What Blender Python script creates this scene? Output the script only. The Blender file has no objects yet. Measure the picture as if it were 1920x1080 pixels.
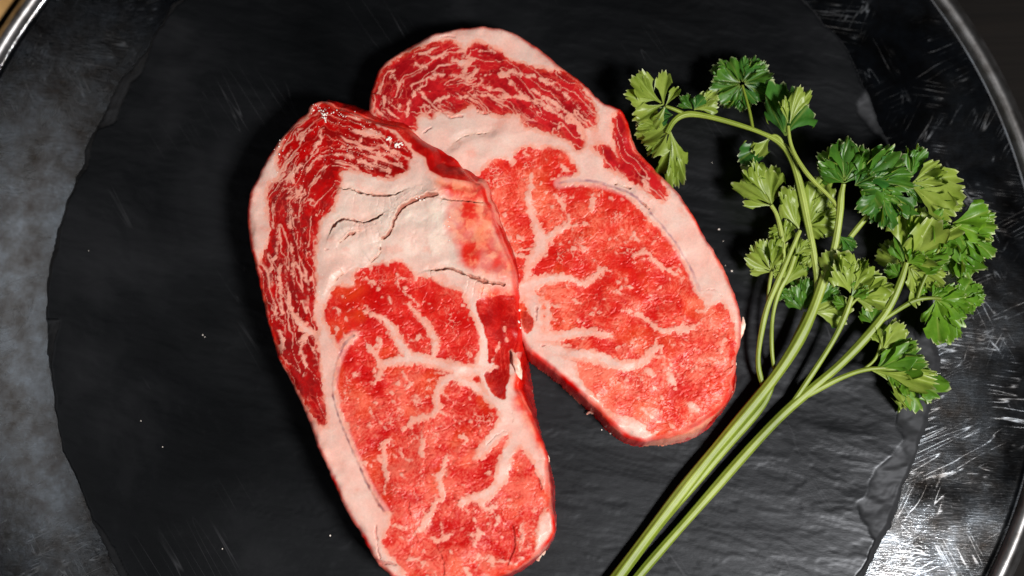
import bpy, math, random
import numpy as np
from mathutils import Vector

scene = bpy.context.scene
COL = scene.collection
R = math.radians

# ------------------------------------------------------------------ camera
TILT = R(9.0); DIST = 0.60; LENS = 51.4; SENSOR = 36.0
AIM = Vector((0.0, 0.0, 0.006))
CAMPOS = AIM + Vector((0.0, -DIST * math.sin(TILT), DIST * math.cos(TILT)))
cam = bpy.data.cameras.new('camera')
cam.lens = LENS; cam.sensor_width = SENSOR; cam.clip_start = 0.01; cam.clip_end = 50.0
cam.dof.use_dof = True
cam.dof.focus_distance = DIST * 0.972
cam.dof.aperture_fstop = 4.0
camo = bpy.data.objects.new('camera', cam); COL.objects.link(camo)
camo.location = CAMPOS; camo.rotation_euler = (TILT, 0.0, 0.0)
scene.camera = camo

# ------------------------------------------------------------------ light
w = bpy.data.worlds.new('World'); scene.world = w; w.use_nodes = True
w.node_tree.nodes['Background'].inputs[0].default_value = (0.55, 0.62, 0.75, 1)
w.node_tree.nodes['Background'].inputs[1].default_value = 0.012

def area_lamp(name, loc, target, sx, sy, power, color):
    l = bpy.data.lights.new(name, 'AREA'); l.shape = 'RECTANGLE'
    l.size = sx; l.size_y = sy; l.energy = power; l.color = color
    o = bpy.data.objects.new(name, l); COL.objects.link(o)
    o.location = loc
    o.rotation_euler = (Vector(target) - Vector(loc)).to_track_quat('-Z', 'Y').to_euler()
    return o
area_lamp('key_lamp', (0.50, -0.42, 1.03), (0.0, 0.0, 0.0), 0.22, 0.22, 22.0, (1.0, 0.97, 0.935))
area_lamp('window_lamp', (-1.05, 0.05, 1.05), (-0.1, 0.0, 0.0), 0.9, 1.1, 1.9, (1.0, 0.98, 0.96))

scene.view_settings.view_transform = 'Standard'
scene.view_settings.look = 'None'
scene.view_settings.exposure = 0.0
scene.view_settings.gamma = 1.0
scene.view_settings.use_curve_mapping = False
scene.cycles.use_denoising = True
scene.cycles.max_bounces = 8

# ------------------------------------------------------------------ helpers
CT, ST = math.cos(TILT), math.sin(TILT)
def unproj(u, v, z):
    """point of the place, at height z, that the photograph shows at pixel (u, v)"""
    u = np.asarray(u, float); v = np.asarray(v, float)
    k = SENSOR / LENS / 1920.0
    x = (u - 960.0) * k; y = -(v - 540.0) * k
    dx = x; dy = y * CT + ST; dz = y * ST - CT
    t = (z - CAMPOS.z) / dz
    return CAMPOS.x + dx * t, CAMPOS.y + dy * t
def P(u, v, z):
    x, y = unproj(u, v, z)
    return Vector((float(x), float(y), float(z)))
PX = 0.42 / 1920.0

def _h(ix, iy, seed):
    n = (ix.astype(np.int64) * 374761393 + iy.astype(np.int64) * 668265263 + seed * 1442695041) & 0xffffffff
    n = ((n ^ (n >> 13)) * 1274126177) & 0xffffffff
    n = (n ^ (n >> 16)) & 0xffffffff
    return n / 2147483647.5 - 1.0
def vn(x, y, seed=0):
    ix = np.floor(x); iy = np.floor(y); fx = x - ix; fy = y - iy
    ix = ix.astype(np.int64); iy = iy.astype(np.int64)
    u = fx * fx * fx * (fx * (fx * 6 - 15) + 10); v = fy * fy * fy * (fy * (fy * 6 - 15) + 10)
    a = _h(ix, iy, seed); b = _h(ix + 1, iy, seed); c = _h(ix, iy + 1, seed); d = _h(ix + 1, iy + 1, seed)
    return (a * (1 - u) + b * u) * (1 - v) + (c * (1 - u) + d * u) * v
def fbm(x, y, seed=0, o=3, g=0.5):
    s = 0; a = 1.0; t = 0
    for i in range(o):
        ca, sa = math.cos(0.7 * i), math.sin(0.7 * i)
        s = s + a * vn((x * ca - y * sa) * 2 ** i + 17.3 * i, (x * sa + y * ca) * 2 ** i - 9.1 * i, seed + i)
        t += a; a *= g
    return s / t
def worley(x, y, seed=0):
    """f1, f2, centre x, centre y, cell hash"""
    ix = np.floor(x).astype(np.int64); iy = np.floor(y).astype(np.int64)
    f1 = np.full(x.shape, 9.0); f2 = f1.copy(); cx = x.copy(); cy = y.copy(); hh = x * 0
    for dj in (-1, 0, 1):
        for di in (-1, 0, 1):
            a = ix + di; b = iy + dj
            px = a + 0.5 + 0.45 * _h(a, b, seed); py = b + 0.5 + 0.45 * _h(a, b, seed + 7)
            d = np.hypot(px - x, py - y); n = d < f1
            f2 = np.where(n, f1, np.minimum(f2, d)); cx = np.where(n, px, cx); cy = np.where(n, py, cy)
            hh = np.where(n, _h(a, b, seed + 13), hh); f1 = np.where(n, d, f1)
    return f1, f2, cx, cy, hh
def sstep(a, b, x):
    t = np.clip((x - a) / (b - a), 0, 1); return t * t * (3 - 2 * t)
def mix(a, b, f):
    return a + (b - a) * f

def seg_dist(X, Y, x0, y0, x1, y1):
    dx, dy = x1 - x0, y1 - y0
    t = np.clip(((X - x0) * dx + (Y - y0) * dy) / (dx * dx + dy * dy + 1e-9), 0, 1)
    return np.hypot(X - x0 - t * dx, Y - y0 - t * dy), t
def poly_sd(X, Y, poly):
    """signed distance to a polygon, positive inside"""
    d = np.full(X.shape, 1e9); ins = np.zeros(X.shape, bool)
    n = len(poly)
    for i in range(n):
        x0, y0 = poly[i]; x1, y1 = poly[(i + 1) % n]
        d = np.minimum(d, seg_dist(X, Y, x0, y0, x1, y1)[0])
        if y0 != y1:
            c = ((y0 > Y) != (y1 > Y)) & (X < (x1 - x0) * (Y - y0) / (y1 - y0) + x0)
            ins ^= c
    return np.where(ins, d, -d)
def smooth_poly(p, it=1):
    for _ in range(it):
        q = []
        for i in range(len(p)):
            a = p[i]; b = p[(i + 1) % len(p)]
            q.append((0.75 * a[0] + 0.25 * b[0], 0.75 * a[1] + 0.25 * b[1]))
            q.append((0.25 * a[0] + 0.75 * b[0], 0.25 * a[1] + 0.75 * b[1]))
        p = q
    return p
def smooth_line(l, it=2):
    """Chaikin on an open line of equal-length tuples"""
    for _ in range(it):
        if len(l) < 3: return l
        q = [l[0]]
        for i in range(len(l) - 1):
            a = np.array(l[i], float); b = np.array(l[i + 1], float)
            q.append(tuple(0.75 * a + 0.25 * b)); q.append(tuple(0.25 * a + 0.75 * b))
        q.append(l[-1]); l = q
    return l
def line_sd(X, Y, line, out=None, pad=18):
    """max over the line of (half width - distance); line points are (x, y, width)"""
    F = np.full(X.shape, -30.0) if out is None else out
    if len(line) == 1:
        x, y, wd = line[0]; line = [(x - 0.3 * wd, y - 0.1 * wd, wd * 0.8), (x + 0.3 * wd, y + 0.2 * wd, wd * 0.7)]
    gx = X[0, :]; gy = Y[:, 0]
    for i in range(len(line) - 1):
        x0, y0, w0 = line[i]; x1, y1, w1 = line[i + 1]
        m = max(w0, w1) / 2 + pad
        i0, i1 = np.searchsorted(G0X, [min(x0, x1) - m, max(x0, x1) + m])
        j0, j1 = np.searchsorted(G0Y, [min(y0, y1) - m, max(y0, y1) + m])
        if i1 <= i0 or j1 <= j0: continue
        s = (slice(j0, j1), slice(i0, i1))
        d, t = seg_dist(X[s], Y[s], x0, y0, x1, y1)
        F[s] = np.maximum(F[s], (w0 + (w1 - w0) * t) / 2 - d)
    return F
G0X = G0Y = None

# ---- objects
def link(o, parent=None):
    COL.objects.link(o)
    if parent is not None: o.parent = parent
    return o
def empty(name, loc, label, cat, group=None):
    o = bpy.data.objects.new(name, None); COL.objects.link(o); o.location = loc
    o.empty_display_size = 0.02
    tag(o, label, cat, group); return o
def tag(o, label=None, cat=None, group=None, kind=None):
    if label: o['label'] = label
    if cat: o['category'] = cat
    if group: o['group'] = group
    if kind: o['kind'] = kind
    return o
def raw_mesh(name, co, faces, mat, parent=None, attrs=None, normals=None, smooth=True, origin=None):
    """co (n,3) array, faces (m,3|4) array or list"""
    co = np.asarray(co, float)
    if origin is not None: co = co - np.array(origin)
    me = bpy.data.meshes.new(name)
    if isinstance(faces, np.ndarray):
        k = faces.shape[1]
        me.vertices.add(len(co)); me.vertices.foreach_set('co', co.astype(np.float32).ravel())
        me.loops.add(faces.size); me.loops.foreach_set('vertex_index', faces.astype(np.int32).ravel())
        me.polygons.add(len(faces))
        me.polygons.foreach_set('loop_start', (np.arange(len(faces)) * k).astype(np.int32))
        me.update(calc_edges=True)
    else:
        me.from_pydata([tuple(c) for c in co], [], faces); me.update()
    me.polygons.foreach_set('use_smooth', np.full(len(me.polygons), smooth))
    if attrs:
        for an, val in attrs.items():
            if val.ndim == 2:
                a = me.attributes.new(an, 'FLOAT_COLOR', 'POINT')
                a.data.foreach_set('color', np.c_[val, np.ones(len(val))].astype(np.float32).ravel())
            else:
                a = me.attributes.new(an, 'FLOAT', 'POINT')
                a.data.foreach_set('value', val.astype(np.float32))
    if normals is not None:
        me.normals_split_custom_set_from_vertices([tuple(n) for n in normals])
    me.materials.append(mat)
    o = bpy.data.objects.new(name, me)
    return link(o, parent)
def grid_faces(mask, nx):
    """quads whose four corners are all in mask"""
    ny = mask.shape[0]
    idx = np.arange(ny * nx).reshape(ny, nx)
    m = mask[:-1, :-1] & mask[1:, :-1] & mask[:-1, 1:] & mask[1:, 1:]
    return np.stack([idx[1:, :-1][m], idx[1:, 1:][m], idx[:-1, 1:][m], idx[:-1, :-1][m]], 1), m
def tube(name, pts, radii, mat, parent, origin, seg=12, flat=1.0, ribs=0.0, caps=True, attrs=True):
    pts = [Vector(p) for p in pts]
    co = []; faces = []; tt = []; ar = []
    up = Vector((0, 0, 1)); n = len(pts)
    for i, p in enumerate(pts):
        d = (pts[min(i + 1, n - 1)] - pts[max(i - 1, 0)]).normalized()
        side = d.cross(up)
        if side.length < 1e-3: side = Vector((1, 0, 0))
        side.normalize(); nu = side.cross(d).normalized()
        for k in range(seg):
            a = 2 * math.pi * k / seg
            rr = radii[i] * (1 + ribs * math.cos(7 * a + 0.4 * math.sin(i * 0.3)) + (0.06 * math.sin(i * 0.37 + radii[0] * 9e3) if ribs else 0))
            co.append(p + side * math.cos(a) * rr + nu * math.sin(a) * rr * flat); tt.append(i / (n - 1)); ar.append(math.cos(7 * a))
    for i in range(n - 1):
        for k in range(seg):
            a = i * seg + k; b = i * seg + (k + 1) % seg
            faces.append((a, b, b + seg, a + seg))
    if caps:
        faces.append(tuple(range(seg))[::-1]); faces.append(tuple(range((n - 1) * seg, n * seg)))
    return raw_mesh(name, [tuple(c) for c in co], faces, mat, parent, {'along': np.array(tt), 'rib': np.array(ar)} if attrs else None, origin=origin)

# ---- materials
def new_mat(name):
    m = bpy.data.materials.new(name); m.use_nodes = True
    nt = m.node_tree; b = nt.nodes['Principled BSDF']
    return m, nt, b
def N(nt, typ, **kw):
    n = nt.nodes.new(typ)
    for k, v in kw.items():
        if k.startswith('i_'):
            key = k[2:]; n.inputs[int(key) if key.isdigit() else key.replace('_', ' ')].default_value = v
        else: setattr(n, k, v)
    return n
def ramp(nt, src, stops):
    r = nt.nodes.new('ShaderNodeValToRGB'); e = r.color_ramp.elements
    while len(e) < len(stops): e.new(0.5)
    for i, (p, c) in enumerate(stops):
        e[i].position = p; e[i].color = c if len(c) == 4 else (*c, 1)
    nt.links.new(src, r.inputs[0]); return r
def noise(nt, vec, scale, detail=3, rough=0.5, dist=0.0):
    n = N(nt, 'ShaderNodeTexNoise', i_Scale=scale, i_Detail=detail, i_Roughness=rough, i_Distortion=dist)
    nt.links.new(vec, n.inputs['Vector']); return n
def mapping(nt, vec, scale=(1, 1, 1), rot=(0, 0, 0), loc=(0, 0, 0)):
    r = N(nt, 'ShaderNodeMapping'); r.inputs['Rotation'].default_value = rot; nt.links.new(vec, r.inputs['Vector'])   # turn first, then stretch
    m = N(nt, 'ShaderNodeMapping'); m.inputs['Scale'].default_value = scale; m.inputs['Location'].default_value = loc
    nt.links.new(r.outputs[0], m.inputs['Vector']); return m
def math_node(nt, op, a, b=None, clamp=False):
    m = N(nt, 'ShaderNodeMath', operation=op); m.use_clamp = clamp
    for i, s in enumerate((a, b)):
        if s is None: continue
        if isinstance(s, (int, float)): m.inputs[i].default_value = s
        else: nt.links.new(s, m.inputs[i])
    return m

def mat_meat():
    m, nt, b = new_mat('raw_beef'); L = nt.links
    col = N(nt, 'ShaderNodeAttribute', attribute_name='albedo')
    fat = N(nt, 'ShaderNodeAttribute', attribute_name='fatness')
    wet = N(nt, 'ShaderNodeAttribute', attribute_name='wetness')
    geo = N(nt, 'ShaderNodeTexCoord')
    n1 = noise(nt, geo.outputs['Object'], 900, 4, 0.65)
    n2 = noise(nt, geo.outputs['Object'], 2600, 2, 0.6)
    vary = N(nt, 'ShaderNodeMix', data_type='RGBA', blend_type='MULTIPLY')
    rm = ramp(nt, n2.outputs['Fac'], [(0.3, (0.95, 0.95, 0.95)), (0.7, (1.04, 1.04, 1.04))])
    vary.inputs[0].default_value = 1.0
    L.new(col.outputs['Color'], vary.inputs[6]); L.new(rm.outputs['Color'], vary.inputs[7])
    L.new(vary.outputs[2], b.inputs['Base Color'])
    ro = math_node(nt, 'MULTIPLY_ADD', wet.outputs['Fac'], -0.16); ro.inputs[2].default_value = 0.34
    ro2 = math_node(nt, 'MULTIPLY_ADD', n1.outputs['Fac'], 0.16); L.new(ro.outputs[0], ro2.inputs[2])
    L.new(ro2.outputs[0], b.inputs['Roughness'])
    b.inputs['Specular IOR Level'].default_value = 0.22
    sw = math_node(nt, 'MULTIPLY_ADD', fat.outputs['Fac'], 0.22); sw.inputs[2].default_value = 0.08
    L.new(sw.outputs[0], b.inputs['Subsurface Weight'])
    b.inputs['Subsurface Radius'].default_value = (1.0, 0.32, 0.22); b.inputs['Subsurface Scale'].default_value = 0.0016
    bs = math_node(nt, 'MULTIPLY_ADD', fat.outputs['Fac'], -0.08); bs.inputs[2].default_value = 0.20
    bp = N(nt, 'ShaderNodeBump', i_Distance=0.00045)
    L.new(bs.outputs[0], bp.inputs['Strength']); L.new(n1.outputs['Fac'], bp.inputs['Height']); L.new(bp.outputs[0], b.inputs['Normal'])
    return m
def mat_fatbit():
    m, nt, b = new_mat('beef_fat_scrap'); L = nt.links
    geo = N(nt, 'ShaderNodeTexCoord')
    n1 = noise(nt, geo.outputs['Object'], 260, 3)
    r = ramp(nt, n1.outputs['Fac'], [(0.35, (0.80, 0.36, 0.27)), (0.55, (0.86, 0.62, 0.50)), (0.75, (0.88, 0.76, 0.66))])
    L.new(r.outputs[0], b.inputs['Base Color']); b.inputs['Roughness'].default_value = 0.42
    b.inputs['Subsurface Weight'].default_value = 0.15; b.inputs['Subsurface Radius'].default_value = (1, 0.4, 0.3); b.inputs['Subsurface Scale'].default_value = 0.0016
    bp = N(nt, 'ShaderNodeBump', i_Strength=0.5, i_Distance=0.0005); L.new(n1.outputs['Fac'], bp.inputs['Height']); L.new(bp.outputs[0], b.inputs['Normal'])
    return m
def mat_crumb():
    m, nt, b = new_mat('pale_crumb')
    b.inputs['Base Color'].default_value = (0.85, 0.78, 0.72, 1); b.inputs['Roughness'].default_value = 0.45
    return m
def mat_slate():
    m, nt, b = new_mat('black_slate'); L = nt.links
    geo = N(nt, 'ShaderNodeTexCoord')
    mp = mapping(nt, geo.outputs['Object'], (1, 2.6, 1), (0, 0, R(14)))
    n1 = noise(nt, mp.outputs[0], 42, 7, 0.62, 0.6)
    n2 = noise(nt, geo.outputs['Object'], 14, 4, 0.55, 0.4)
    n3 = noise(nt, mp.outputs[0], 420, 4, 0.6)
    r = ramp(nt, n2.outputs['Fac'], [(0.34, (0.0010, 0.0012, 0.0014)), (0.52, (0.0022, 0.0025, 0.003)), (0.68, (0.0085, 0.0088, 0.0100))])
    mps = mapping(nt, geo.outputs['Object'], (7, 170, 1), (0, 0, R(58))); ns = noise(nt, mps.outputs[0], 1.0, 1, 0.5, 0.3)
    ab = math_node(nt, 'ABSOLUTE', math_node(nt, 'SUBTRACT', ns.outputs['Fac'], 0.5).outputs[0]); sc = ramp(nt, ab.outputs[0], [(0.0, (1, 1, 1)), (0.006, (0, 0, 0))])
    pm = ramp(nt, noise(nt, geo.outputs['Object'], 22, 2).outputs['Fac'], [(0.56, (0, 0, 0)), (0.66, (1, 1, 1))])
    sm = math_node(nt, 'MULTIPLY', sc.outputs[0], pm.outputs[0]); chip = N(nt, 'ShaderNodeAttribute', attribute_name='chip')
    mxs = math_node(nt, 'MAXIMUM', math_node(nt, 'MULTIPLY', sm.outputs[0], 0.6).outputs[0], math_node(nt, 'MULTIPLY', chip.outputs['Fac'], 0.35).outputs[0])
    mc = N(nt, 'ShaderNodeMix', data_type='RGBA'); L.new(mxs.outputs[0], mc.inputs[0]); L.new(r.outputs[0], mc.inputs[6]); mc.inputs[7].default_value = (0.045, 0.046, 0.05, 1)
    L.new(mc.outputs[2], b.inputs['Base Color'])
    smr = noise(nt, geo.outputs['Object'], 9, 5, 0.6, 1.2)
    rr = ramp(nt, smr.outputs['Fac'], [(0.35, (0.30,) * 3), (0.5, (0.37,) * 3), (0.65, (0.42,) * 3)])
    rc = math_node(nt, 'MULTIPLY_ADD', chip.outputs['Fac'], 0.22); L.new(rr.outputs[0], rc.inputs[2]); L.new(rc.outputs[0], b.inputs['Roughness']); b.inputs['Specular IOR Level'].default_value = 0.30; b.inputs['Specular Tint'].default_value = (0.88, 0.92, 1.0, 1)
    add = math_node(nt, 'MULTIPLY_ADD', n3.outputs['Fac'], 0.28); L.new(n1.outputs['Fac'], add.inputs[2])
    bp = N(nt, 'ShaderNodeBump', i_Strength=0.16, i_Distance=0.0006); L.new(add.outputs[0], bp.inputs['Height']); L.new(bp.outputs[0], b.inputs['Normal'])
    return m
def mat_tray():
    m, nt, b = new_mat('scratched_steel'); L = nt.links
    b.inputs['Metallic'].default_value = 1.0
    geo = N(nt, 'ShaderNodeTexCoord'); O = geo.outputs['Object']
    def scr(rot, sx, sy, w, lo, seed):
        mp = mapping(nt, O, (sx, sy, 1), (0, 0, R(rot)), (seed * 3.1, seed * 7.7, seed))
        n = noise(nt, mp.outputs[0], 1.0, 1.5, 0.6, 0.25)
        ab = math_node(nt, 'ABSOLUTE', math_node(nt, 'SUBTRACT', n.outputs['Fac'], 0.5).outputs[0])
        ln = ramp(nt, ab.outputs[0], [(0.0, (1, 1, 1)), (w, (0, 0, 0))])
        pt = ramp(nt, noise(nt, mapping(nt, O, (1, 1, 1), (0, 0, seed)).outputs[0], 34, 4, 0.65).outputs['Fac'], [(lo, (0, 0, 0)), (lo + 0.10, (1, 1, 1))])
        return math_node(nt, 'MULTIPLY', ln.outputs[0], pt.outputs[0])
    s1 = scr(7, 22, 300, 0.020, 0.54, 1); s2 = scr(-24, 20, 260, 0.016, 0.54, 2); s3 = scr(63, 20, 230, 0.016, 0.55, 3); s4 = scr(118, 24, 220, 0.016, 0.55, 4)
    haze = noise(nt, O, 17, 8, 0.62, 0.6)
    hz = ramp(nt, haze.outputs['Fac'], [(0.36, (0, 0, 0)), (0.68, (1, 1, 1))])
    a1 = math_node(nt, 'MAXIMUM', s1.outputs[0], s2.outputs[0]); a2 = math_node(nt, 'MAXIMUM', s3.outputs[0], s4.outputs[0])
    al = math_node(nt, 'MAXIMUM', a1.outputs[0], a2.outputs[0])
    ro = math_node(nt, 'MULTIPLY_ADD', hz.outputs[0], 0.12); ro.inputs[2].default_value = 0.08
    ro2 = math_node(nt, 'MULTIPLY_ADD', al.outputs[0], 0.30); L.new(ro.outputs[0], ro2.inputs[2])
    L.new(ro2.outputs[0], b.inputs['Roughness'])
    spot = noise(nt, O, 70, 9, 0.72)
    r = ramp(nt, spot.outputs['Fac'], [(0.32, (0.11, 0.095, 0.085)), (0.48, (0.215, 0.22, 0.23)), (0.66, (0.33, 0.37, 0.42))])
    L.new(r.outputs[0], b.inputs['Base Color'])
    fine = noise(nt, mapping(nt, O, (1, 9, 1), (0, 0, R(4))).outputs[0], 240, 3, 0.6)
    hh = math_node(nt, 'MULTIPLY_ADD', al.outputs[0], -0.2); L.new(fine.outputs['Fac'], hh.inputs[2])
    bp = N(nt, 'ShaderNodeBump', i_Strength=0.10, i_Distance=0.0006); L.new(hh.outputs[0], bp.inputs['Height']); L.new(bp.outputs[0], b.inputs['Normal'])
    return m
def mat_rim():
    m, nt, b = new_mat('worn_steel_rim'); L = nt.links
    b.inputs['Metallic'].default_value = 1.0
    geo = N(nt, 'ShaderNodeTexCoord'); n1 = noise(nt, geo.outputs['Object'], 120, 4, 0.6)
    r = ramp(nt, n1.outputs['Fac'], [(0.3, (0.15, 0.14, 0.135)), (0.7, (0.40, 0.40, 0.41))]); L.new(r.outputs[0], b.inputs['Base Color'])
    b.inputs['Roughness'].default_value = 0.42
    bp = N(nt, 'ShaderNodeBump', i_Strength=0.25, i_Distance=0.0005); L.new(n1.outputs['Fac'], bp.inputs['Height']); L.new(bp.outputs[0], b.inputs['Normal'])
    return m
def mat_wood(name, c0, c1, rough, rot=0.0):
    m, nt, b = new_mat(name); L = nt.links
    geo = N(nt, 'ShaderNodeTexCoord'); mp = mapping(nt, geo.outputs['Object'], (3, 40, 3), (0, 0, rot))
    n1 = noise(nt, mp.outputs[0], 3.0, 6, 0.6, 0.5)
    r = ramp(nt, n1.outputs['Fac'], [(0.3, c0), (0.7, c1)]); L.new(r.outputs[0], b.inputs['Base Color'])
    b.inputs['Roughness'].default_value = rough; b.inputs['Specular IOR Level'].default_value = 0.15
    bp = N(nt, 'ShaderNodeBump', i_Strength=0.3, i_Distance=0.001); L.new(n1.outputs['Fac'], bp.inputs['Height']); L.new(bp.outputs[0], b.inputs['Normal'])
    return m
def mat_leaf():
    m, nt, b = new_mat('parsley_leaf'); L = nt.links
    geo = N(nt, 'ShaderNodeTexCoord'); bf = N(nt, 'ShaderNodeNewGeometry')
    vein = N(nt, 'ShaderNodeAttribute', attribute_name='vein'); tip = N(nt, 'ShaderNodeAttribute', attribute_name='tip'); tone = N(nt, 'ShaderNodeAttribute', attribute_name='tone')
    n1 = noise(nt, geo.outputs['Object'], 130, 4, 0.6)
    top = ramp(nt, n1.outputs['Fac'], [(0.3, (0.012, 0.075, 0.012)), (0.7, (0.034, 0.155, 0.022))])
    bot = ramp(nt, n1.outputs['Fac'], [(0.3, (0.17, 0.25, 0.022)), (0.7, (0.31, 0.40, 0.070))])
    mx = N(nt, 'ShaderNodeMix', data_type='RGBA'); L.new(bf.outputs['Backfacing'], mx.inputs[0]); top2 = ramp(nt, n1.outputs['Fac'], [(0.3, (0.070, 0.190, 0.008)), (0.7, (0.180, 0.350, 0.022))])
    tx = N(nt, 'ShaderNodeMix', data_type='RGBA'); L.new(tone.outputs['Fac'], tx.inputs[0]); L.new(top.outputs[0], tx.inputs[6]); L.new(top2.outputs[0], tx.inputs[7]); L.new(tx.outputs[2], mx.inputs[6]); L.new(bot.outputs[0], mx.inputs[7])
    mv = N(nt, 'ShaderNodeMix', data_type='RGBA'); L.new(vein.outputs['Fac'], mv.inputs[0]); L.new(mx.outputs[2], mv.inputs[6]); mv.inputs[7].default_value = (0.30, 0.36, 0.07, 1)
    mt = N(nt, 'ShaderNodeMix', data_type='RGBA'); L.new(tip.outputs['Fac'], mt.inputs[0]); L.new(mv.outputs[2], mt.inputs[6]); mt.inputs[7].default_value = (0.75, 0.75, 0.45, 1)
    L.new(mt.outputs[2], b.inputs['Base Color'])
    b.inputs['Roughness'].default_value = 0.40; b.inputs['Specular IOR Level'].default_value = 0.45
    bp = N(nt, 'ShaderNodeBump', i_Strength=0.35, i_Distance=0.0006); L.new(n1.outputs['Fac'], bp.inputs['Height']); L.new(bp.outputs[0], b.inputs['Normal'])
    tr = N(nt, 'ShaderNodeBsdfTranslucent'); tr.inputs[0].default_value = (0.26, 0.44, 0.02, 1)
    ms = N(nt, 'ShaderNodeMixShader', i_0=0.28)
    L.new(b.outputs[0], ms.inputs[1]); L.new(tr.outputs[0], ms.inputs[2]); L.new(ms.outputs[0], nt.nodes['Material Output'].inputs[0])
    return m
def mat_stem():
    m, nt, b = new_mat('parsley_stem'); L = nt.links
    geo = N(nt, 'ShaderNodeTexCoord'); n1 = noise(nt, geo.outputs['Object'], 180, 4, 0.6); n2 = noise(nt, geo.outputs['Object'], 22, 2)
    r = ramp(nt, n2.outputs['Fac'], [(0.3, (0.13, 0.19, 0.016)), (0.5, (0.24, 0.31, 0.036)), (0.72, (0.36, 0.43, 0.10))])
    mm = N(nt, 'ShaderNodeMix', data_type='RGBA', blend_type='MULTIPLY'); mm.inputs[0].default_value = 1
    r2 = ramp(nt, n1.outputs['Fac'], [(0.3, (0.85,) * 3), (0.7, (1.1,) * 3)])
    ribn = N(nt, 'ShaderNodeAttribute', attribute_name='rib'); rr_ = ramp(nt, ribn.outputs['Fac'], [(0.0, (0.80, 0.82, 0.70)), (1.0, (1.12, 1.10, 1.15))])
    m0 = N(nt, 'ShaderNodeMix', data_type='RGBA', blend_type='MULTIPLY'); m0.inputs[0].default_value = 1
    L.new(r.outputs[0], m0.inputs[6]); L.new(rr_.outputs[0], m0.inputs[7]); L.new(m0.outputs[2], mm.inputs[6]); L.new(r2.outputs[0], mm.inputs[7]); L.new(mm.outputs[2], b.inputs['Base Color'])
    b.inputs['Roughness'].default_value = 0.48
    b.inputs['Subsurface Weight'].default_value = 0.12; b.inputs['Subsurface Radius'].default_value = (0.6, 1.0, 0.2); b.inputs['Subsurface Scale'].default_value = 0.0015
    bp = N(nt, 'ShaderNodeBump', i_Strength=0.2, i_Distance=0.0004); L.new(n1.outputs['Fac'], bp.inputs['Height']); L.new(bp.outputs[0], b.inputs['Normal'])
    return m
M_MEAT = mat_meat(); M_FAT = mat_fatbit(); M_CRUMB = mat_crumb(); M_SLATE = mat_slate(); M_TRAY = mat_tray(); M_RIM = mat_rim()
M_TABLE = mat_wood('dark_table_wood', (0.0015, 0.001, 0.0008), (0.005, 0.0034, 0.0025), 0.75)
M_BOARD = mat_wood('honey_wood', (0.42, 0.24, 0.09), (0.62, 0.40, 0.17), 0.45, R(40))
M_LEAF = mat_leaf(); M_STEM = mat_stem()

# ------------------------------------------------------------------ table, board, tray
Z_SLATE_B = -0.009; Z_TRAY = -0.010; Z_TABLE = -0.020
t = raw_mesh('table_surface', [(-0.7, -0.6, Z_TABLE), (0.7, -0.6, Z_TABLE), (0.7, 0.6, Z_TABLE), (-0.7, 0.6, Z_TABLE)], [(0, 1, 2, 3)], M_TABLE, smooth=False)
tag(t, 'dark brown wooden table top showing beyond the metal tray', 'table', kind='structure')

TRAY_C = unproj(914.0, 564.0, Z_TRAY); TRAY_R = 0.2375
def lathe(name, prof, mat, parent, seg=220):
    co = []; faces = []
    for i in range(seg):
        a = 2 * math.pi * i / seg
        for r, z in prof: co.append((r * math.cos(a), r * math.sin(a), z))
    n = len(prof)
    for i in range(seg):
        j = (i + 1) % seg
        for k in range(n - 1): faces.append((i * n + k, j * n + k, j * n + k + 1, i * n + k + 1))
    return raw_mesh(name, co, faces, mat, parent)
tray = empty('metal_tray', (float(TRAY_C[0]), float(TRAY_C[1]), Z_TABLE), 'round scratched steel tray with a raised rim, under the slate', 'tray')
b0 = Z_TRAY - Z_TABLE; TR = TRAY_R
lathe('tray_floor', [(0.0005, b0), (0.06, b0), (0.12, b0), (0.17, b0), (0.20, b0), (TR - 0.006, b0), (TR - 0.0045, b0 + 0.0002), (TR - 0.0036, b0 + 0.0008)], M_TRAY, tray)
bead = [(TR - 0.0036 + 0.0002, b0 + 0.0006)]
for k in range(13):
    a = math.pi * (1 - k / 12.0)
    bead.append((TR + 0.0030 * math.cos(a), b0 + 0.0012 + 0.0032 * math.sin(a)))
lathe('rim_bead', bead, M_RIM, tray)
lathe('rim_flange', [(TR + 0.0031, b0 + 0.0011), (TR + 0.0042, b0 - 0.001), (TR + 0.0055, b0 - 0.002), (TR + 0.0072, b0 - 0.004), (TR + 0.0078, b0 - 0.007), (TR + 0.0074, b0 - 0.0095)], M_RIM, tray)

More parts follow.
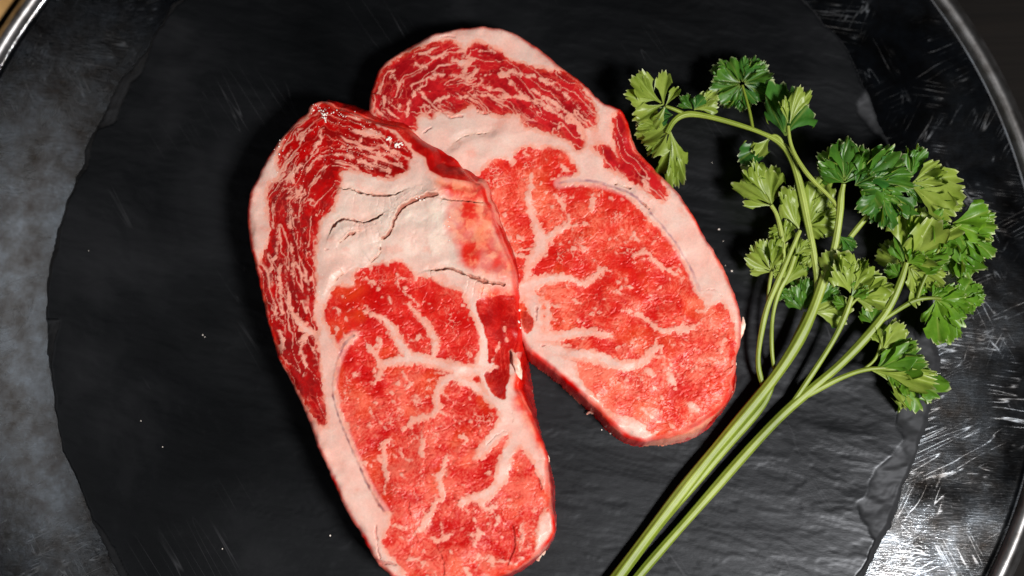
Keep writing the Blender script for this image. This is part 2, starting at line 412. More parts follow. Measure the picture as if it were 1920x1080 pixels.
# honey-coloured board in the far corner
q = unproj(0.0, 0.0, Z_TRAY); bdir = Vector((float(q[0] - TRAY_C[0]), float(q[1] - TRAY_C[1]), 0)).normalized()
bw, bh, bt = 0.075, 0.16, 0.016
bpos = Vector((float(TRAY_C[0]), float(TRAY_C[1]), Z_TABLE)) + bdir * (TRAY_R + 0.0105 + bw)
bd = empty('wooden_board', bpos, 'honey-coloured wooden board beyond the tray in the top left corner', 'board')
def rbox(name, hx, hy, z0, z1, mat, parent, bev=0.003):
    co = []; faces = []
    def ring(ins, z): return [(-hx + ins, -hy + ins, z), (hx - ins, -hy + ins, z), (hx - ins, hy - ins, z), (-hx + ins, hy - ins, z)]
    rings = [ring(bev, z0), ring(0, z0 + bev), ring(0, z1 - bev), ring(bev * 0.3, z1 - bev * 0.3), ring(bev, z1)]
    for r in rings: co += r
    faces.append((3, 2, 1, 0))
    for i in range(len(rings) - 1):
        for k in range(4): faces.append((i * 4 + k, i * 4 + (k + 1) % 4, i * 4 + 4 + (k + 1) % 4, i * 4 + 4 + k))
    e = (len(rings) - 1) * 4; faces.append((e, e + 1, e + 2, e + 3))
    return raw_mesh(name, co, faces, mat, parent, smooth=False)
for k in range(4):
    pl = rbox('plank', 0.0183, bh, 0.0, bt, M_BOARD, bd, 0.0014)
    pl.location = (-0.0555 + 0.037 * k, 0, 0)
bd.rotation_euler = (0, 0, math.atan2(bdir.y, bdir.x))

# ------------------------------------------------------------------ slate
SLATE_OUT = [(320,0),(300,30),(262,95),(222,138),(198,185),(165,245),(146,305),(118,370),(98,430),(83,500),(77,590),(84,680),(95,770),(113,850),(152,930),(175,1000),(215,1080),(290,1180),(420,1300),(620,1400),(850,1445),(1080,1430),(1300,1360),(1480,1250),(1570,1160),(1628,1080),(1652,1030),(1680,985),(1697,930),(1722,870),(1745,800),(1765,740),(1772,680),(1766,600),(1757,540),(1742,450),(1722,370),(1684,285),(1655,225),(1625,160),(1598,92),(1565,50),(1530,10),(1480,-50),(1350,-140),(1150,-210),(900,-235),(680,-200),(480,-110),(380,-50)]
def build_slate():
    st = 3.2
    gx = np.arange(60, 1790, st); gy = np.arange(-250, 1462, st)
    X, Y = np.meshgrid(gx, gy)
    Xw = X + 5 * fbm(X / 38, Y / 38, 301, 3); Yw = Y + 5 * fbm(X / 38, Y / 38, 311, 3)
    sd = poly_sd(Xw, Yw, SLATE_OUT)
    ang = np.arctan2(Y - 600, X - 920)
    bw = 12 + 9 * vn(ang * 9, ang * 0 + 3.3, 5) + 22 * sstep(0.25, 0.75, vn(ang * 5 + 4, ang * 0 + 7.7, 9))
    bw = np.where((X > 1200) & (Y > 480), bw + 8, bw); bw = np.clip(bw, 6, 36)
    tt = np.clip(sd / bw, 0, 1)
    step = np.floor(tt * 3 + 0.6 * fbm(X / 60, Y / 30, 77, 2)) / 3
    edge = (1 - tt ** 0.8) * 0.0040 * (1 + 0.35 * fbm(X / 20, Y / 12, 79, 3)) + 0.0007 * np.clip(1 - step, 0, 1) * (tt < 0.98)
    # flaked chips: thin layers broken away in steps towards the edge
    for cx, cy, cr, dp in [(1690, 950, 80, .0017), (1748, 800, 62, .0018), (1690, 1060, 60, .0016), (1775, 640, 66, .0016), (1655, 200, 40, .0012)]:
        rr = np.hypot(X - cx, (Y - cy) * 0.75) / cr + 0.30 * fbm(X / 46, Y / 34, 55, 2)
        q = np.clip((1 - rr) * 1.6, 0, 1)
        fl = np.clip(q ** 0.7 * 0.8 + (0.20 * fbm(X / 26, Y / 16, 57, 2) + 0.16 * fbm(X / 12 + Y / 20, Y / 9, 59, 3) + 0.08) * sstep(0, 0.2, q), 0, 1.4)
        edge = np.maximum(edge, dp * fl)
    ca, sa = math.cos(R(14)), math.sin(R(14))
    U = X * ca + Y * sa; V = -X * sa + Y * ca
    n = fbm(U / 230, V / 60, 21, 4)
    ter = np.floor((n + 1) * 5 + 0.35 * fbm(U / 40, V / 12, 31, 2)); fr = (n + 1) * 5 - ter
    rel = 0.00007 * (ter + sstep(0.75, 1.0, fr)) + 0.00005 * fbm(U / 60, V / 14, 41, 4) + 0.00002 * fbm(U / 14, V / 5, 47, 2)
    Z = rel - rel.max() - 0.0001 - edge
    Z = np.where(sd < 2.0, Z_SLATE_B, np.maximum(Z, Z_SLATE_B + 0.0006 * (sd > 2)))
    mask = sd > -2.2
    x, y = unproj(X, Y, 0.0)
    f, m = grid_faces(mask, X.shape[1])
    used = np.unique(f); remap = np.full(X.size, -1); remap[used] = np.arange(len(used))
    co = np.stack([x.ravel(), y.ravel(), Z.ravel()], 1)[used]
    o = raw_mesh('slate_board', co, remap[f], M_SLATE, None, {'chip': np.clip(edge.ravel()[used] / 0.0006, 0, 1)})
    return tag(o, 'round black slate board with chipped edges lying in the metal tray', 'slate board')
build_slate()

# ------------------------------------------------------------------ steaks
def fold(X, Y, line):
    """a torn layer: raised on one side of the line, fading away from it"""
    best = np.full(X.shape, 1e9); sg = np.zeros(X.shape); wd = np.zeros(X.shape)
    for i in range(len(line) - 1):
        x0, y0, w0 = line[i]; x1, y1, w1 = line[i + 1]
        d, t = seg_dist(X, Y, x0, y0, x1, y1); c = (x1 - x0) * (Y - y0) - (y1 - y0) * (X - x0); L_ = math.hypot(x1 - x0, y1 - y0) + 1e-6
        n = d < best; best = np.where(n, d, best); sg = np.where(n, c / L_, sg); wd = np.where(n, (w0 + (w1 - w0) * t) * np.where((t <= 0) | (t >= 1), 0.6, 1), wd)
    return np.exp(-best / 15.0) * sstep(-1.6, 1.6, sg) * np.clip(wd / 7.0, 0, 1.3)
def parse(s):
    """'x,y,w x,y,w ...' lines"""
    out = []
    for ln in s.strip().splitlines():
        ln = ln.strip()
        if ln: out.append([tuple(float(a) for a in p.split(',')) for p in ln.split()])
    return out

A_TOP = [(579,197),(585,190),(597,184),(612,187),(628,197),(650,203),(675,213),(700,222),(738,229),(766,236),(792,255),(820,268),(846,281),(864,300),(872,318),(888,338),(904,343),(911,374),(921,386),(934,432),(951,471),(965,500),(966,533),(972,552),(979,590),(979,640),(972,665),(972,705),(968,722),(982,752),(1000,785),(1017,830),(1030,857),(1026,868),(1028,890),(1030,915),(1035,957),(1042,975),(1038,1008),(1008,1038),(995,1050),(970,1067),(945,1077),(900,1092),(840,1100),(780,1098),(738,1086),(724,1072),(706,1057),(695,1037),(675,1000),(650,960),(625,905),(610,870),(600,847),(589,825),(575,780),(560,748),(541,712),(527,685),(516,660),(505,620),(487,545),(480,512),(472,482),(462,432),(460,400),(465,362),(472,342),(490,307),(512,270),(535,240),(550,222),(575,208)]
A_FOOT = [(600,200),(660,199),(705,212),(745,219),(775,226),(802,244),(830,256),(858,272),(880,292),(900,325),(930,345),(945,400),(965,450),(982,500),(984,560),(986,600),(986,655),(993,690),(1001,750),(1009,795),(1020,835),(1036,885),(1041,925),(1041,960),(1044,985),(1036,1020),(1000,1056),(950,1086),(890,1098),(800,1100),(740,1085),(720,1060),(700,1000),(700,600),(640,300)]
A_CAP = [(590,195),(612,190),(650,205),(700,231),(735,244),(757,266),(773,288),(765,305),(762,320),(750,326),(730,336),(710,330),(690,325),(660,317),(637,322),(641,340),(635,350),(630,370),(625,390),(613,402),(600,412),(597,435),(590,470),(592,515),(590,560),(584,582),(590,605),(597,622),(592,640),(597,655),(602,702),(602,735),(610,760),(612,797),(605,800),(587,782),(572,760),(560,740),(541,706),(522,665),(509,625),(496,570),(486,520),(486,500),(492,475),(502,460),(505,440),(507,425),(500,390),(500,365),(502,340),(522,337),(530,322),(522,315),(520,300),(522,282),(532,265),(540,245),(557,230),(580,217)]
A_EYE = [(720,492),(730,503),(735,492),(750,490),(765,502),(775,512),(777,527),(790,517),(815,527),(830,537),(855,542),(870,555),(877,582),(890,605),(897,630),(899,652),(888,680),(893,700),(908,735),(935,780),(955,812),(975,840),(992,855),(1005,885),(1017,912),(1032,935),(1032,957),(1015,962),(1005,985),(1005,1022),(997,1047),(975,1062),(945,1073),(900,1084),(840,1092),(790,1090),(760,1078),(755,1064),(737,1047),(720,1027),(717,1007),(735,985),(730,970),(722,957),(707,932),(692,903),(683,880),(672,858),(659,820),(651,795),(645,780),(637,760),(630,722),(632,697),(636,680),(641,662),(632,640),(625,630),(615,610),(607,590),(612,570),(622,560),(622,545),(635,535),(655,540),(670,535),(662,520),(670,507),(690,502),(712,497)]
A_VEINS = parse('''
540,372,8 560,360,10 570,342,9 575,320,9 587,310,10 595,297,9 612,289,8 640,289,7 665,295,8 690,307,9 705,311,8 732,320,9
535,350,7 547,332,12 557,315,9 565,310,9
557,352,8 547,332,9
520,337,8 530,330,9 545,317,9
535,317,7 535,297,6 545,282,6 550,270,4
562,262,9 572,252,7 590,235,4
580,290,5 595,270,9 602,262,9 602,245,9 592,232,4
675,280,5 670,270,7 676,258,5
640,277,5 657,275,5 672,271,4
690,282,6 710,290,13 730,287,9 755,302,7
712,270,6 732,280,11 752,292,7
730,257,7 732,268,6
730,320,11 727,305,9 731,292,7
612,302,3 606,325,4 598,345,3
542,420,6 542,450,8 550,477,11 550,502,8 550,527,6 557,565,6
522,420,8 525,435,8 520,462,8 512,490,9 505,505,10 510,527,8 508,545,4
525,492,9 522,520,8 527,550,9 528,575,6
535,485,5 535,527,5 542,560,11 545,580,12 557,600,16 572,617,24 590,628,18
572,632,16 562,650,10 567,667,11 574,685,11 572,700,6 565,712,5
525,620,12 530,640,15 525,658,10
555,425,6 562,405,4
572,425,6 560,465,4
587,420,4 585,452,3
592,470,8 588,500,4
507,545,4 515,580,4 525,605,6
560,385,3 568,365,4
545,400,5 540,385,4
575,395,4 580,370,3
605,372,3 612,350,3
586,515,4 578,545,5
590,650,6 597,690,5 590,715,4
575,740,4 580,765,4
717,685,16 745,676,22 775,671,26 800,675,24 830,683,24 860,693,26 885,697,28 905,690,20 920,680,13
765,668,24 755,650,20 745,635,18 735,615,20 722,600,17 705,593,13 690,590,7 675,577,3
812,668,14 817,642,18 808,620,15 790,598,11 778,583,10 766,572,6
782,571,6 774,560,4 757,547,4 746,538,6 745,512,4
786,625,7 782,636,9
880,542,10 891,570,14 899,600,13 904,630,12 906,655,13 900,678,16
717,683,11 705,670,10 692,652,9 684,635,5
713,690,10 712,706,13 701,716,8
860,702,20 836,711,22 823,726,18 819,747,15 822,768,16 807,782,12 790,785,9 777,787,14 765,800,8 755,807,5
860,712,20 885,720,20 902,733,18 917,746,20 935,756,28 955,762,40
925,922,24 905,931,22 885,936,20 868,940,16
902,942,15 907,956,13 930,951,8
868,938,10 865,952,8
837,857,9 830,875,10 822,902,12 829,922,14 830,935,10 817,942,12 812,957,12 800,975,17 794,986,20 782,995,9 776,1003,4
732,822,9 720,834,10 710,841,6
720,835,9 722,860,12 722,885,11 725,902,9 720,917,6 722,927,3
795,800,4 790,812,9 792,830,7 790,855,9
742,857,8
752,842,4 755,862,5 775,862,4
870,820,13
862,902,4 870,910,4
907,887,5 920,886,5
750,885,3 757,895,3
900,1000,15 893,990,8
900,1000,12 882,1003,6
890,1022,9 897,1008,6
892,975,7
932,970,8 930,983,6
977,985,5 980,1010,5 975,1035,4
920,1048,14 928,1062,10
920,1048,8 907,1035,5
897,1042,8
872,1065,10 880,1078,8
846,1002,6 833,1008,7 820,1016,9 815,1008,5
765,1052,5 775,1046,11 790,1055,8 805,1062,4
747,1005,4 760,1012,4 772,1012,3
740,985,5 760,990,3
975,1047,9
667,702,9
745,720,6
762,725,7 770,718,4
777,752,7
695,767,6 700,787,3
747,765,5 760,768,2
670,750,3
695,797,7
675,787,4
675,845,5
697,875,5
670,665,3
882,747,6 888,756,4
887,790,4
630,577,8 638,585,6
645,555,4 652,560,3
682,520,6 702,530,4 710,540,3
685,560,6
737,570,3 727,557,3
737,582,5
630,612,6 633,627,5
707,632,5 715,645,3
668,629,13 653,637,17 643,652,14
''')
A_RIDGE = [(640,200),(675,213),(700,230),(722,237),(741,243),(762,266),(778,282),(797,294),(804,319),(830,333),(888,341)]
A_SLOPE = A_RIDGE + [(880,325),(874,315),(866,298),(848,278),(820,264),(792,250),(766,231),(738,224),(700,217),(665,204)]
A_FATPOLY = [
 [(658,241),(672,244),(697,240),(714,246),(722,256),(704,256),(684,254),(668,250)],
 [(950,717),(960,708),(972,740),(985,765),(1005,800),(1022,840),(1030,865),(1030,915),(1018,915),(1006,883),(993,853),(975,840),(962,853),(956,885),(948,908),(935,922),(915,935),(905,925),(925,905),(928,885),(935,855),(945,835),(955,815),(940,822),(920,845),(903,862),(888,862),(893,840),(912,818),(932,790),(937,778),(925,765),(912,762),(925,750),(945,745)],
 [(722,957),(735,962),(733,985),(718,1005),(720,1027),(737,1047),(755,1064),(730,1060),(706,1046),(704,1000),(706,975)],
]
A_SIDELEAN = [(888,568),(905,558),(945,550),(978,548),(986,600),(982,655),(964,660),(955,685),(958,712),(948,725),(950,747),(935,750),(920,732),(903,705),(918,692),(930,678),(913,684),(913,640),(905,610)]
A_AFTER = parse('''
930,686,9 912,694,9 900,697,8
938,640,3 930,660,3 921,678,3
960,655,8 968,690,9
945,600,2 952,640,2
''')
A_SILVER = parse('664,629,5 650,640,6 640,655,5 631,678,5 625,706,4.5 622,728,4.5 626,754,4 637,787,4 647,810,4 658,838,4 671,868,4 687,906,5 705,937,5 720,958,7')
A_CRACK = parse('''
635,351,3 660,358,5 690,363,6 715,366,5 735,365,5 755,358,3
818,362,8 790,370,11 770,378,10 750,390,7 742,407,6 737,427,5 728,445,6 715,450,4
620,438,3 630,417,6 647,412,6 670,417,4 687,416,6 705,410,7 718,404,3
675,435,3 655,442,6 640,457,2
714,465,2 710,480,3 695,491,4
645,514,3 630,525,2 620,536,1.5
807,508,4 825,505,7 845,504,7 865,512,6 890,522,8 915,529,8 945,533,6
830,372,4 870,376,4 905,380,3
''')
A_CRACK2 = parse('''
705,985,2 704,1000,2.4 707,1035,3 711,1046,3
700,1050,7 720,1054,6 742,1059,4
765,942,2 775,990,2 783,1016,2.5
815,1017,2 831,1050,3 832,1074,5
960,985,3 965,1010,7 960,1040,6 949,1058,4
1003,885,3 1015,915,4
937,962,2 945,977,3
848,931,3 860,938,4
959,772,2 960,790,2
905,842,1.5 930,815,1.5 950,806,1.5
610,300,1.2 600,330,1.2
632,470,1.5 610,470,1
''')
A_TINT = [[(845,385),(880,365),(920,383),(935,430),(966,505),(968,535),(930,524),(890,510),(858,492),(866,460),(846,435)], [(806,330),(832,338),(890,343),(905,342),(912,378),(880,378),(840,365),(815,350)], [(905,540),(975,540),(978,556),(905,560)], [(960,708),(975,740),(1000,790),(1030,857),(1015,850),(990,800),(972,765)], [(1005,915),(1020,905),(1032,915),(1030,930),(1012,928)]]

B_TOP = [(692,180),(700,150),(707,127),(725,107),(750,90),(775,75),(800,62),(835,50),(870,43),(900,42),(920,45),(940,44),(952,50),(965,54),(980,62),(1005,80),(1030,100),(1050,120),(1075,137),(1100,155),(1115,175),(1130,190),(1150,196),(1168,204),(1180,232),(1188,265),(1202,287),(1217,302),(1235,322),(1257,342),(1276,360),(1281,370),(1290,385),(1305,410),(1322,440),(1340,468),(1360,505),(1375,542),(1387,575),(1391,600),(1390,640),(1380,678),(1379,690),(1370,712),(1374,730),(1364,752),(1345,771),(1310,795),(1270,815),(1230,822),(1205,829),(1175,817),(1152,800),(1135,783),(1118,762),(1097,746),(1062,713),(1024,683),(994,661),(981,646),(966,600),(958,540),(942,480),(916,410),(898,362),(866,328),(834,296),(800,276),(758,254),(712,238),(690,212)]
B_FOOT = [(980,640),(982,662),(1010,684),(1047,716),(1080,742),(1102,759),(1120,778),(1140,799),(1155,814),(1175,828),(1210,836),(1255,834),(1285,827),(1317,812),(1347,783),(1364,756),(1378,735),(1382,700),(1300,600),(1100,600)]
B_CAP = [(700,172),(706,150),(716,128),(735,112),(755,97),(775,86),(805,80),(830,71),(852,75),(864,84),(880,80),(892,72),(917,82),(940,92),(946,105),(967,114),(982,116),(992,121),(1037,133),(1044,126),(1067,136),(1091,160),(1111,190),(1118,212),(1120,240),(1105,238),(1094,235),(1097,262),(1092,283),(1082,281),(1075,270),(1055,256),(1030,250),(1005,241),(980,236),(977,217),(957,210),(950,218),(920,212),(895,207),(890,193),(870,205),(852,215),(830,212),(815,207),(810,225),(790,205),(780,225),(780,248),(762,240),(735,250),(712,230),(695,200)]
B_SIDE2 = [(1110,278),(1130,270),(1147,276),(1153,290),(1162,300),(1150,262),(1150,222),(1160,206),(1174,215),(1186,260),(1192,280),(1217,303),(1236,325),(1249,352),(1251,370),(1243,377),(1222,367),(1205,353),(1180,338),(1160,325),(1134,312),(1130,294)]
B_EYE = [(890,332),(905,320),(925,302),(942,296),(956,305),(957,313),(966,308),(964,290),(975,280),(997,275),(1010,283),(1025,275),(1045,280),(1065,290),(1075,307),(1085,320),(1072,329),(1052,332),(1048,342),(1060,350),(1085,347),(1125,348),(1157,361),(1188,382),(1203,402),(1226,420),(1246,442),(1266,467),(1279,490),(1291,518),(1300,548),(1317,562),(1321,582),(1350,567),(1365,580),(1375,605),(1379,630),(1382,652),(1372,685),(1370,710),(1365,738),(1350,761),(1310,786),(1270,806),(1238,819),(1217,805),(1200,787),(1175,781),(1150,775),(1125,755),(1105,730),(1090,710),(1080,690),(1085,680),(1060,668),(1000,640),(975,600),(940,540),(900,440),(880,370)]
B_VEINS = parse('''
875,147,8 890,135,10 902,122,8
815,138,10 840,135,11 860,142,9 876,145,8
850,110,14 870,115,20 885,110,12
870,116,10 870,130,10
780,117,10 800,125,8
792,150,8 815,145,9 822,138,9
762,228,7 765,195,8 777,175,9 790,160,9
745,225,4 750,192,5
725,205,4 735,180,5 742,160,4
797,203,7 815,190,8 840,180,8 870,182,8 905,177,10 942,180,9 975,180,9 1005,190,11 1030,200,10 1050,215,9 1070,232,9
957,152,9 972,167,9 987,185,10
942,137,19 962,132,11 985,140,10 1012,145,9 1030,155,10 1050,170,9 1070,185,9 1085,200,7
997,167,9 1025,185,10 1047,197,10 1070,215,13 1085,235,15 1092,255,15
905,147,8 885,165,6
917,165,14 900,158,6
755,92,9 745,110,7
865,92,15 873,78,18
900,92,7 917,90,8 930,96,5
725,135,6 740,145,5
1090,165,4 1108,200,4
830,95,6 845,100,5
800,100,5 815,105,6 835,105,4
1055,235,5 1040,245,4
985,540,30 1000,565,34 1005,590,28 1010,612,28 1000,632,38
972,552,26 990,536,30 1010,527,26 1040,520,19 1065,520,14 1080,527,14 1087,532,17 1105,527,14 1122,510,12 1130,507,10
990,632,42 1022,632,28 1052,630,20 1090,622,20 1120,624,18 1148,630,13
1027,565,11 1028,592,15 1025,620,16
1025,565,6 1045,575,5 1060,578,3
997,652,40 1035,656,34 1072,662,30 1110,667,24 1135,673,28 1155,682,26 1175,687,22 1197,682,18 1212,672,16 1222,657,16 1236,652,13
1150,668,10 1156,655,6
1215,697,18 1224,702,10
1205,695,6 1202,715,5
996,325,3 997,342,7 990,367,15 995,400,15 1005,420,17 1012,442,30 1017,460,30 1000,485,22 990,502,18 985,525,12
1020,450,18 1045,430,14 1065,420,12 1067,410,9 1057,387,9 1045,370,8 1035,357,4
1061,365,5 1050,372,5
1072,422,8 1095,420,8 1105,423,5
1000,482,14 980,482,10 965,477,8
915,370,4 932,400,7 945,435,7 952,460,10 960,470,6
952,450,5 960,440,4
977,445,11
1190,480,9 1210,473,11 1222,476,11 1222,487,11 1240,500,10 1260,510,7 1280,520,4
1165,580,7 1185,585,8 1207,592,9 1220,605,12 1235,617,11 1250,622,12 1262,615,9 1282,622,14 1295,617,10 1310,607,6
1100,590,5 1120,585,8 1135,587,3
1115,577,6
1185,540,9 1172,535,4
1157,530,6
1140,505,10
1217,507,8
1102,487,5
1127,465,3 1120,475,3
1080,467,10 1065,468,4
1082,452,5 1100,446,3 1115,442,3
1190,440,7 1192,449,6
1170,435,5
1215,432,5
1112,367,5 1112,385,10 1110,398,5
985,290,4 992,297,5
1025,300,7
935,317,3 932,332,5
1055,310,5 1065,320,7 1076,321,4
1260,715,18 1257,702,10
1297,760,18 1307,771,12
1357,635,9 1352,645,8 1352,667,5
1335,602,5 1330,615,3
1242,745,6
1225,725,5 1235,731,3
1255,672,3 1258,690,4 1252,702,4
1322,727,5
1205,765,7 1215,775,7 1230,785,8 1240,792,5
1262,797,10
1165,762,3
1132,725,4
1200,632,3 1195,645,3
1305,655,6
1330,560,28 1325,577,12 1318,588,5
1265,690,3 1280,720,3
1145,545,3 1165,552,3
1085,600,4 1082,592,3
1230,545,3 1240,535,3
1275,640,3 1290,650,3
1160,700,3 1170,715,3
''')
B_FATPOLY = [[(1150,775),(1175,781),(1200,787),(1217,805),(1230,822),(1205,829),(1175,817)]]
B_SIDELEAN = [(978,582),(998,590),(1001,612),(990,626),(978,620)]
B_LEAN2 = [(1060,652),(1090,642),(1125,637),(1145,640),(1152,652),(1162,664),(1175,672),(1165,677),(1140,662),(1110,655)]
B_AFTER = []
B_SILVER = parse('1049,343,6 1060,340,7 1090,337,7 1120,342,6 1155,352,5 1185,365,4.5 1205,382,4.5 1225,405,4 1245,427,4 1270,460,4 1290,492,4.5 1299,510,5 1303,524,5 1312,543,7')
B_CRACK = parse('''
845,277,1.2 865,260,1.8 892,251,1.8 920,247,.8
1155,347,3 1170,349,2 1182,352,4
1205,380,4 1217,391,3
''')
B_CRACK2 = parse('''
1270,675,1.5 1297,680,2 1330,687,2 1350,697,2.5 1362,697,3 1374,686,5
1317,660,1.5 1330,687,2
1077,640,1.5 1097,627,1.2
1017,647,2 1037,651,1.5
1315,542,1.5 1335,542,1.8 1355,557,1.2
1007,575,3 1005,600,2
1170,745,2 1210,750,2 1250,768,2.5
825,64,2 850,64,2.5 855,70,2
828,209,3 845,222,3 868,219,3
895,208,3 915,213,2
793,248,3 806,240,3
''')
B_TINT = [[(1210,836),(1255,834),(1317,812),(1364,756),(1345,768),(1270,812),(1230,822)], [(1130,780),(1150,785),(1175,825),(1150,810)]]

C = lambda r, g, b: np.array([r, g, b])
def fib_early(X, Y, sd0):
    a = 1.1 + 0.9 * fbm(X / 140, Y / 140, sd0 + 88, 2)
    return fbm((X * np.cos(a) + Y * np.sin(a)) / 16.0, (-X * np.sin(a) + Y * np.cos(a)) / 5.0, sd0 + 75, 2)
def build_steak(S):
    global G0X, G0Y
    H = S['H']; st = 1.45
    top = S['top']
    xs = [p[0] for p in top]; ys = [p[1] for p in top]
    gx = np.arange(min(xs) - 14, max(xs) + 26, st); gy = np.arange(min(ys) - 14, max(ys) + 26, st)
    G0X, G0Y = gx, gy
    X, Y = np.meshgrid(gx, gy); sh = X.shape; sd0 = S['seed']
    # footprints in pixels of the plane z = H
    fw = [unproj(u, v, 0.001) for u, v in S['foot']]
    k = SENSOR / LENS / 1920.0
    def proj(x, y, z):
        rx, ry, rz = x - CAMPOS.x, y - CAMPOS.y, z - CAMPOS.z
        cx = rx; cy = ry * CT + rz * ST; cz = -ry * ST + rz * CT
        return 960 + cx / -cz / k, 540 - cy / -cz / k
    foot = [proj(float(x), float(y), H) for x, y in fw]
    # nearest outline point: distance inside and arc position
    sp = smooth_poly(top, 1)
    wob = 1.6
    Xo = X + wob * fbm(X / 14, Y / 14, sd0 + 1, 2); Yo = Y + wob * fbm(X / 14, Y / 14, sd0 + 2, 2)
    dT = np.full(sh, 1e9); arc = np.zeros(sh); acc = 0.0; ins = np.zeros(sh, bool)
    for i in range(len(sp)):
        (x0, y0), (x1, y1) = sp[i], sp[(i + 1) % len(sp)]
        ln = math.hypot(x1 - x0, y1 - y0)
        d, t = seg_dist(Xo, Yo, x0, y0, x1, y1)
        b = d < dT; dT[b] = d[b]; arc[b] = acc + (t * ln)[b]; acc += ln
        if y0 != y1: ins ^= ((y0 > Yo) != (y1 > Yo)) & (Xo < (x1 - x0) * (Yo - y0) / (y1 - y0) + x0)
    sdT = np.where(ins, dT, -dT)
    sdB = np.maximum(sdT + 5.0, poly_sd(Xo, Yo, smooth_poly(foot, 1)))
    inside = sdB > 0
    # ---- fat field
    wx = 3.2 * fbm(X / 20, Y / 20, sd0 + 3, 3) + 2.0 * fbm(X / 6.5, Y / 6.5, sd0 + 5, 2)
    wy = 3.2 * fbm(X / 20, Y / 20, sd0 + 11, 3) + 2.0 * fbm(X / 6.5, Y / 6.5, sd0 + 13, 2)
    # muscle bundles: cells whose borders scallop every edge between fat and lean
    xr, yr = X + 0.6 * wx, Y + 0.6 * wy
    b1, b2, bx, by, bh_ = worley(xr / 8.5, yr / 8.5, sd0 + 7)
    XW = X + 0.55 * wx + 0.55 * (bx * 8.5 - xr); YW = Y + 0.55 * wy + 0.55 * (by * 8.5 - yr)
    g1, g2, gx_, gy_, gh = worley((xr + 3 * wx) / 17, (yr + 3 * wy) / 12, sd0 + 9)
    capS = poly_sd(XW, YW, smooth_poly(S['cap'], 1)); eyeS = poly_sd(XW, YW, smooth_poly(S['eye'], 1))
    F = np.full(sh, 14.0)
    F = np.minimum(F, -capS); F = np.minimum(F, -eyeS)
    lean_cap = capS
    if 'side2' in S:
        s2 = poly_sd(XW, YW, S['side2']); F = np.minimum(F, -s2); lean_cap = np.maximum(lean_cap, s2)
    # streaky marbling of the cap, following the outline
    dl = -sdT + 0 * X
    ss = arc + 9 * fbm(X / 40, Y / 40, sd0 + 21, 2); dd = sdT + 7 * fbm(X / 34, Y / 34, sd0 + 23, 2)
    dens = 0.5 + 0.5 * fbm(X / 55, Y / 55, sd0 + 41, 2)
    c1, c2, _, _, ch = worley(ss / 30.0 + 0.08 * wx, dd / 11.0 + 0.08 * wy, sd0 + 31)
    r1 = np.abs(fbm(dd / 13.0 + 0.05 * wx, ss / 95.0 + 0.05 * wy, sd0 + 37, 2, 0.5)); r2 = np.abs(fbm(dd / 7.0 + 0.1 * wx, ss / 40.0 + 0.1 * wy, sd0 + 39, 3, 0.6))
    strk = np.maximum((S['strk'] * (0.30 + 1.3 * dens) - r1) * 34, (S['strk'] * 0.8 * sstep(0.5, 0.8, dens) - r2) * 20 - 1.6 * sstep(0.75, 0.5, dens))
    web = sstep(0.15, 0.0, c2 - c1) * sstep(-0.2, 0.4, fbm(X / 30, Y / 30, sd0 + 45, 2))
    Fs = np.where(lean_cap > 0, np.minimum(strk, lean_cap * 0.7 + 1), -30.0)
    # veins of the eye: broken thread-like ridges
    m2 = sstep(0.10, 0.6, fbm(X / 34, Y / 34, sd0 + 67, 2))
    thr = (0.10 * m2 * (0.5 + vn(X / 13, Y / 13, sd0 + 69)) - (g2 - g1)) * 12 - 1.6 * (1 - m2)
    blob = (fbm(XW / 11, YW / 9, sd0 + 71, 2) - 0.74) * 14
    Fe = np.where(eyeS > 0, np.maximum(thr, blob), -30.0)
    F = np.maximum(F, np.maximum(Fs, Fe))
    V = np.full(sh, -30.0); rb = random.Random(sd0); twigs = []
    for ln in S['veins']:
        for i in range(len(ln) - 1):
            (x0, y0, w0), (x1, y1, w1) = ln[i], ln[i + 1]
            if max(w0, w1) < 6: continue
            L_ = math.hypot(x1 - x0, y1 - y0); a0 = math.atan2(y1 - y0, x1 - x0)
            for sg in (-1, 1):
                if rb.random() > 0.42: continue
                t = rb.random(); x = x0 + (x1 - x0) * t; y = y0 + (y1 - y0) * t; a = a0 + sg * rb.uniform(0.6, 1.5); wd = rb.uniform(2.0, 3.8); tw = [(x, y, wd + 1.5)]
                x += math.cos(a) * w0 * 0.4; y += math.sin(a) * w0 * 0.4
                for k in range(rb.randint(2, 4)):
                    a += rb.uniform(-.6, .6); st_ = rb.uniform(6, 12); x += math.cos(a) * st_; y += math.sin(a) * st_; wd *= rb.uniform(.45, .85); tw.append((x, y, wd))
                twigs.append(tw)
    for tw in twigs: V = line_sd(XW, YW, tw, V)
    for ln in S['veins']: V = line_sd(XW, YW, smooth_line(ln, 1), V)
    V = V - 1.6 * sstep(-4, 6, lean_cap)
    spk = fbm(X / 9, Y / 9, sd0 + 73, 3, 0.6) + 0.5 * fib_early(X, Y, sd0)
    F = np.maximum(F, np.where(V > -12, V * 0.92 - 0.7 + 3.0 * spk * sstep(16, 0, V), V))
    for pg in S['fatpoly']: F = np.maximum(F, poly_sd(XW, YW, pg))
    sl = poly_sd(X + 0.8 * wx, Y + 0.8 * wy, smooth_poly(S['sidelean'], 2)) + 1.5 * fbm(X / 8, Y / 8, sd0 + 79, 2); F = np.where(sl > -14, np.where(sl > 0, np.minimum(F, -sl), np.minimum(F, np.maximum(-sl, F))), F)
    if 'slope' in S:
        sls = poly_sd(Xo, Yo, S['slope']); F = np.minimum(F, -sls * 1.2 + 5 * sstep(0.35, 0.6, fbm(XW / 16, YW / 16, sd0 + 131, 3))); sl = np.maximum(sl, sls)
    if 'lean2' in S: F = np.minimum(F, -poly_sd(XW, YW, S['lean2']))
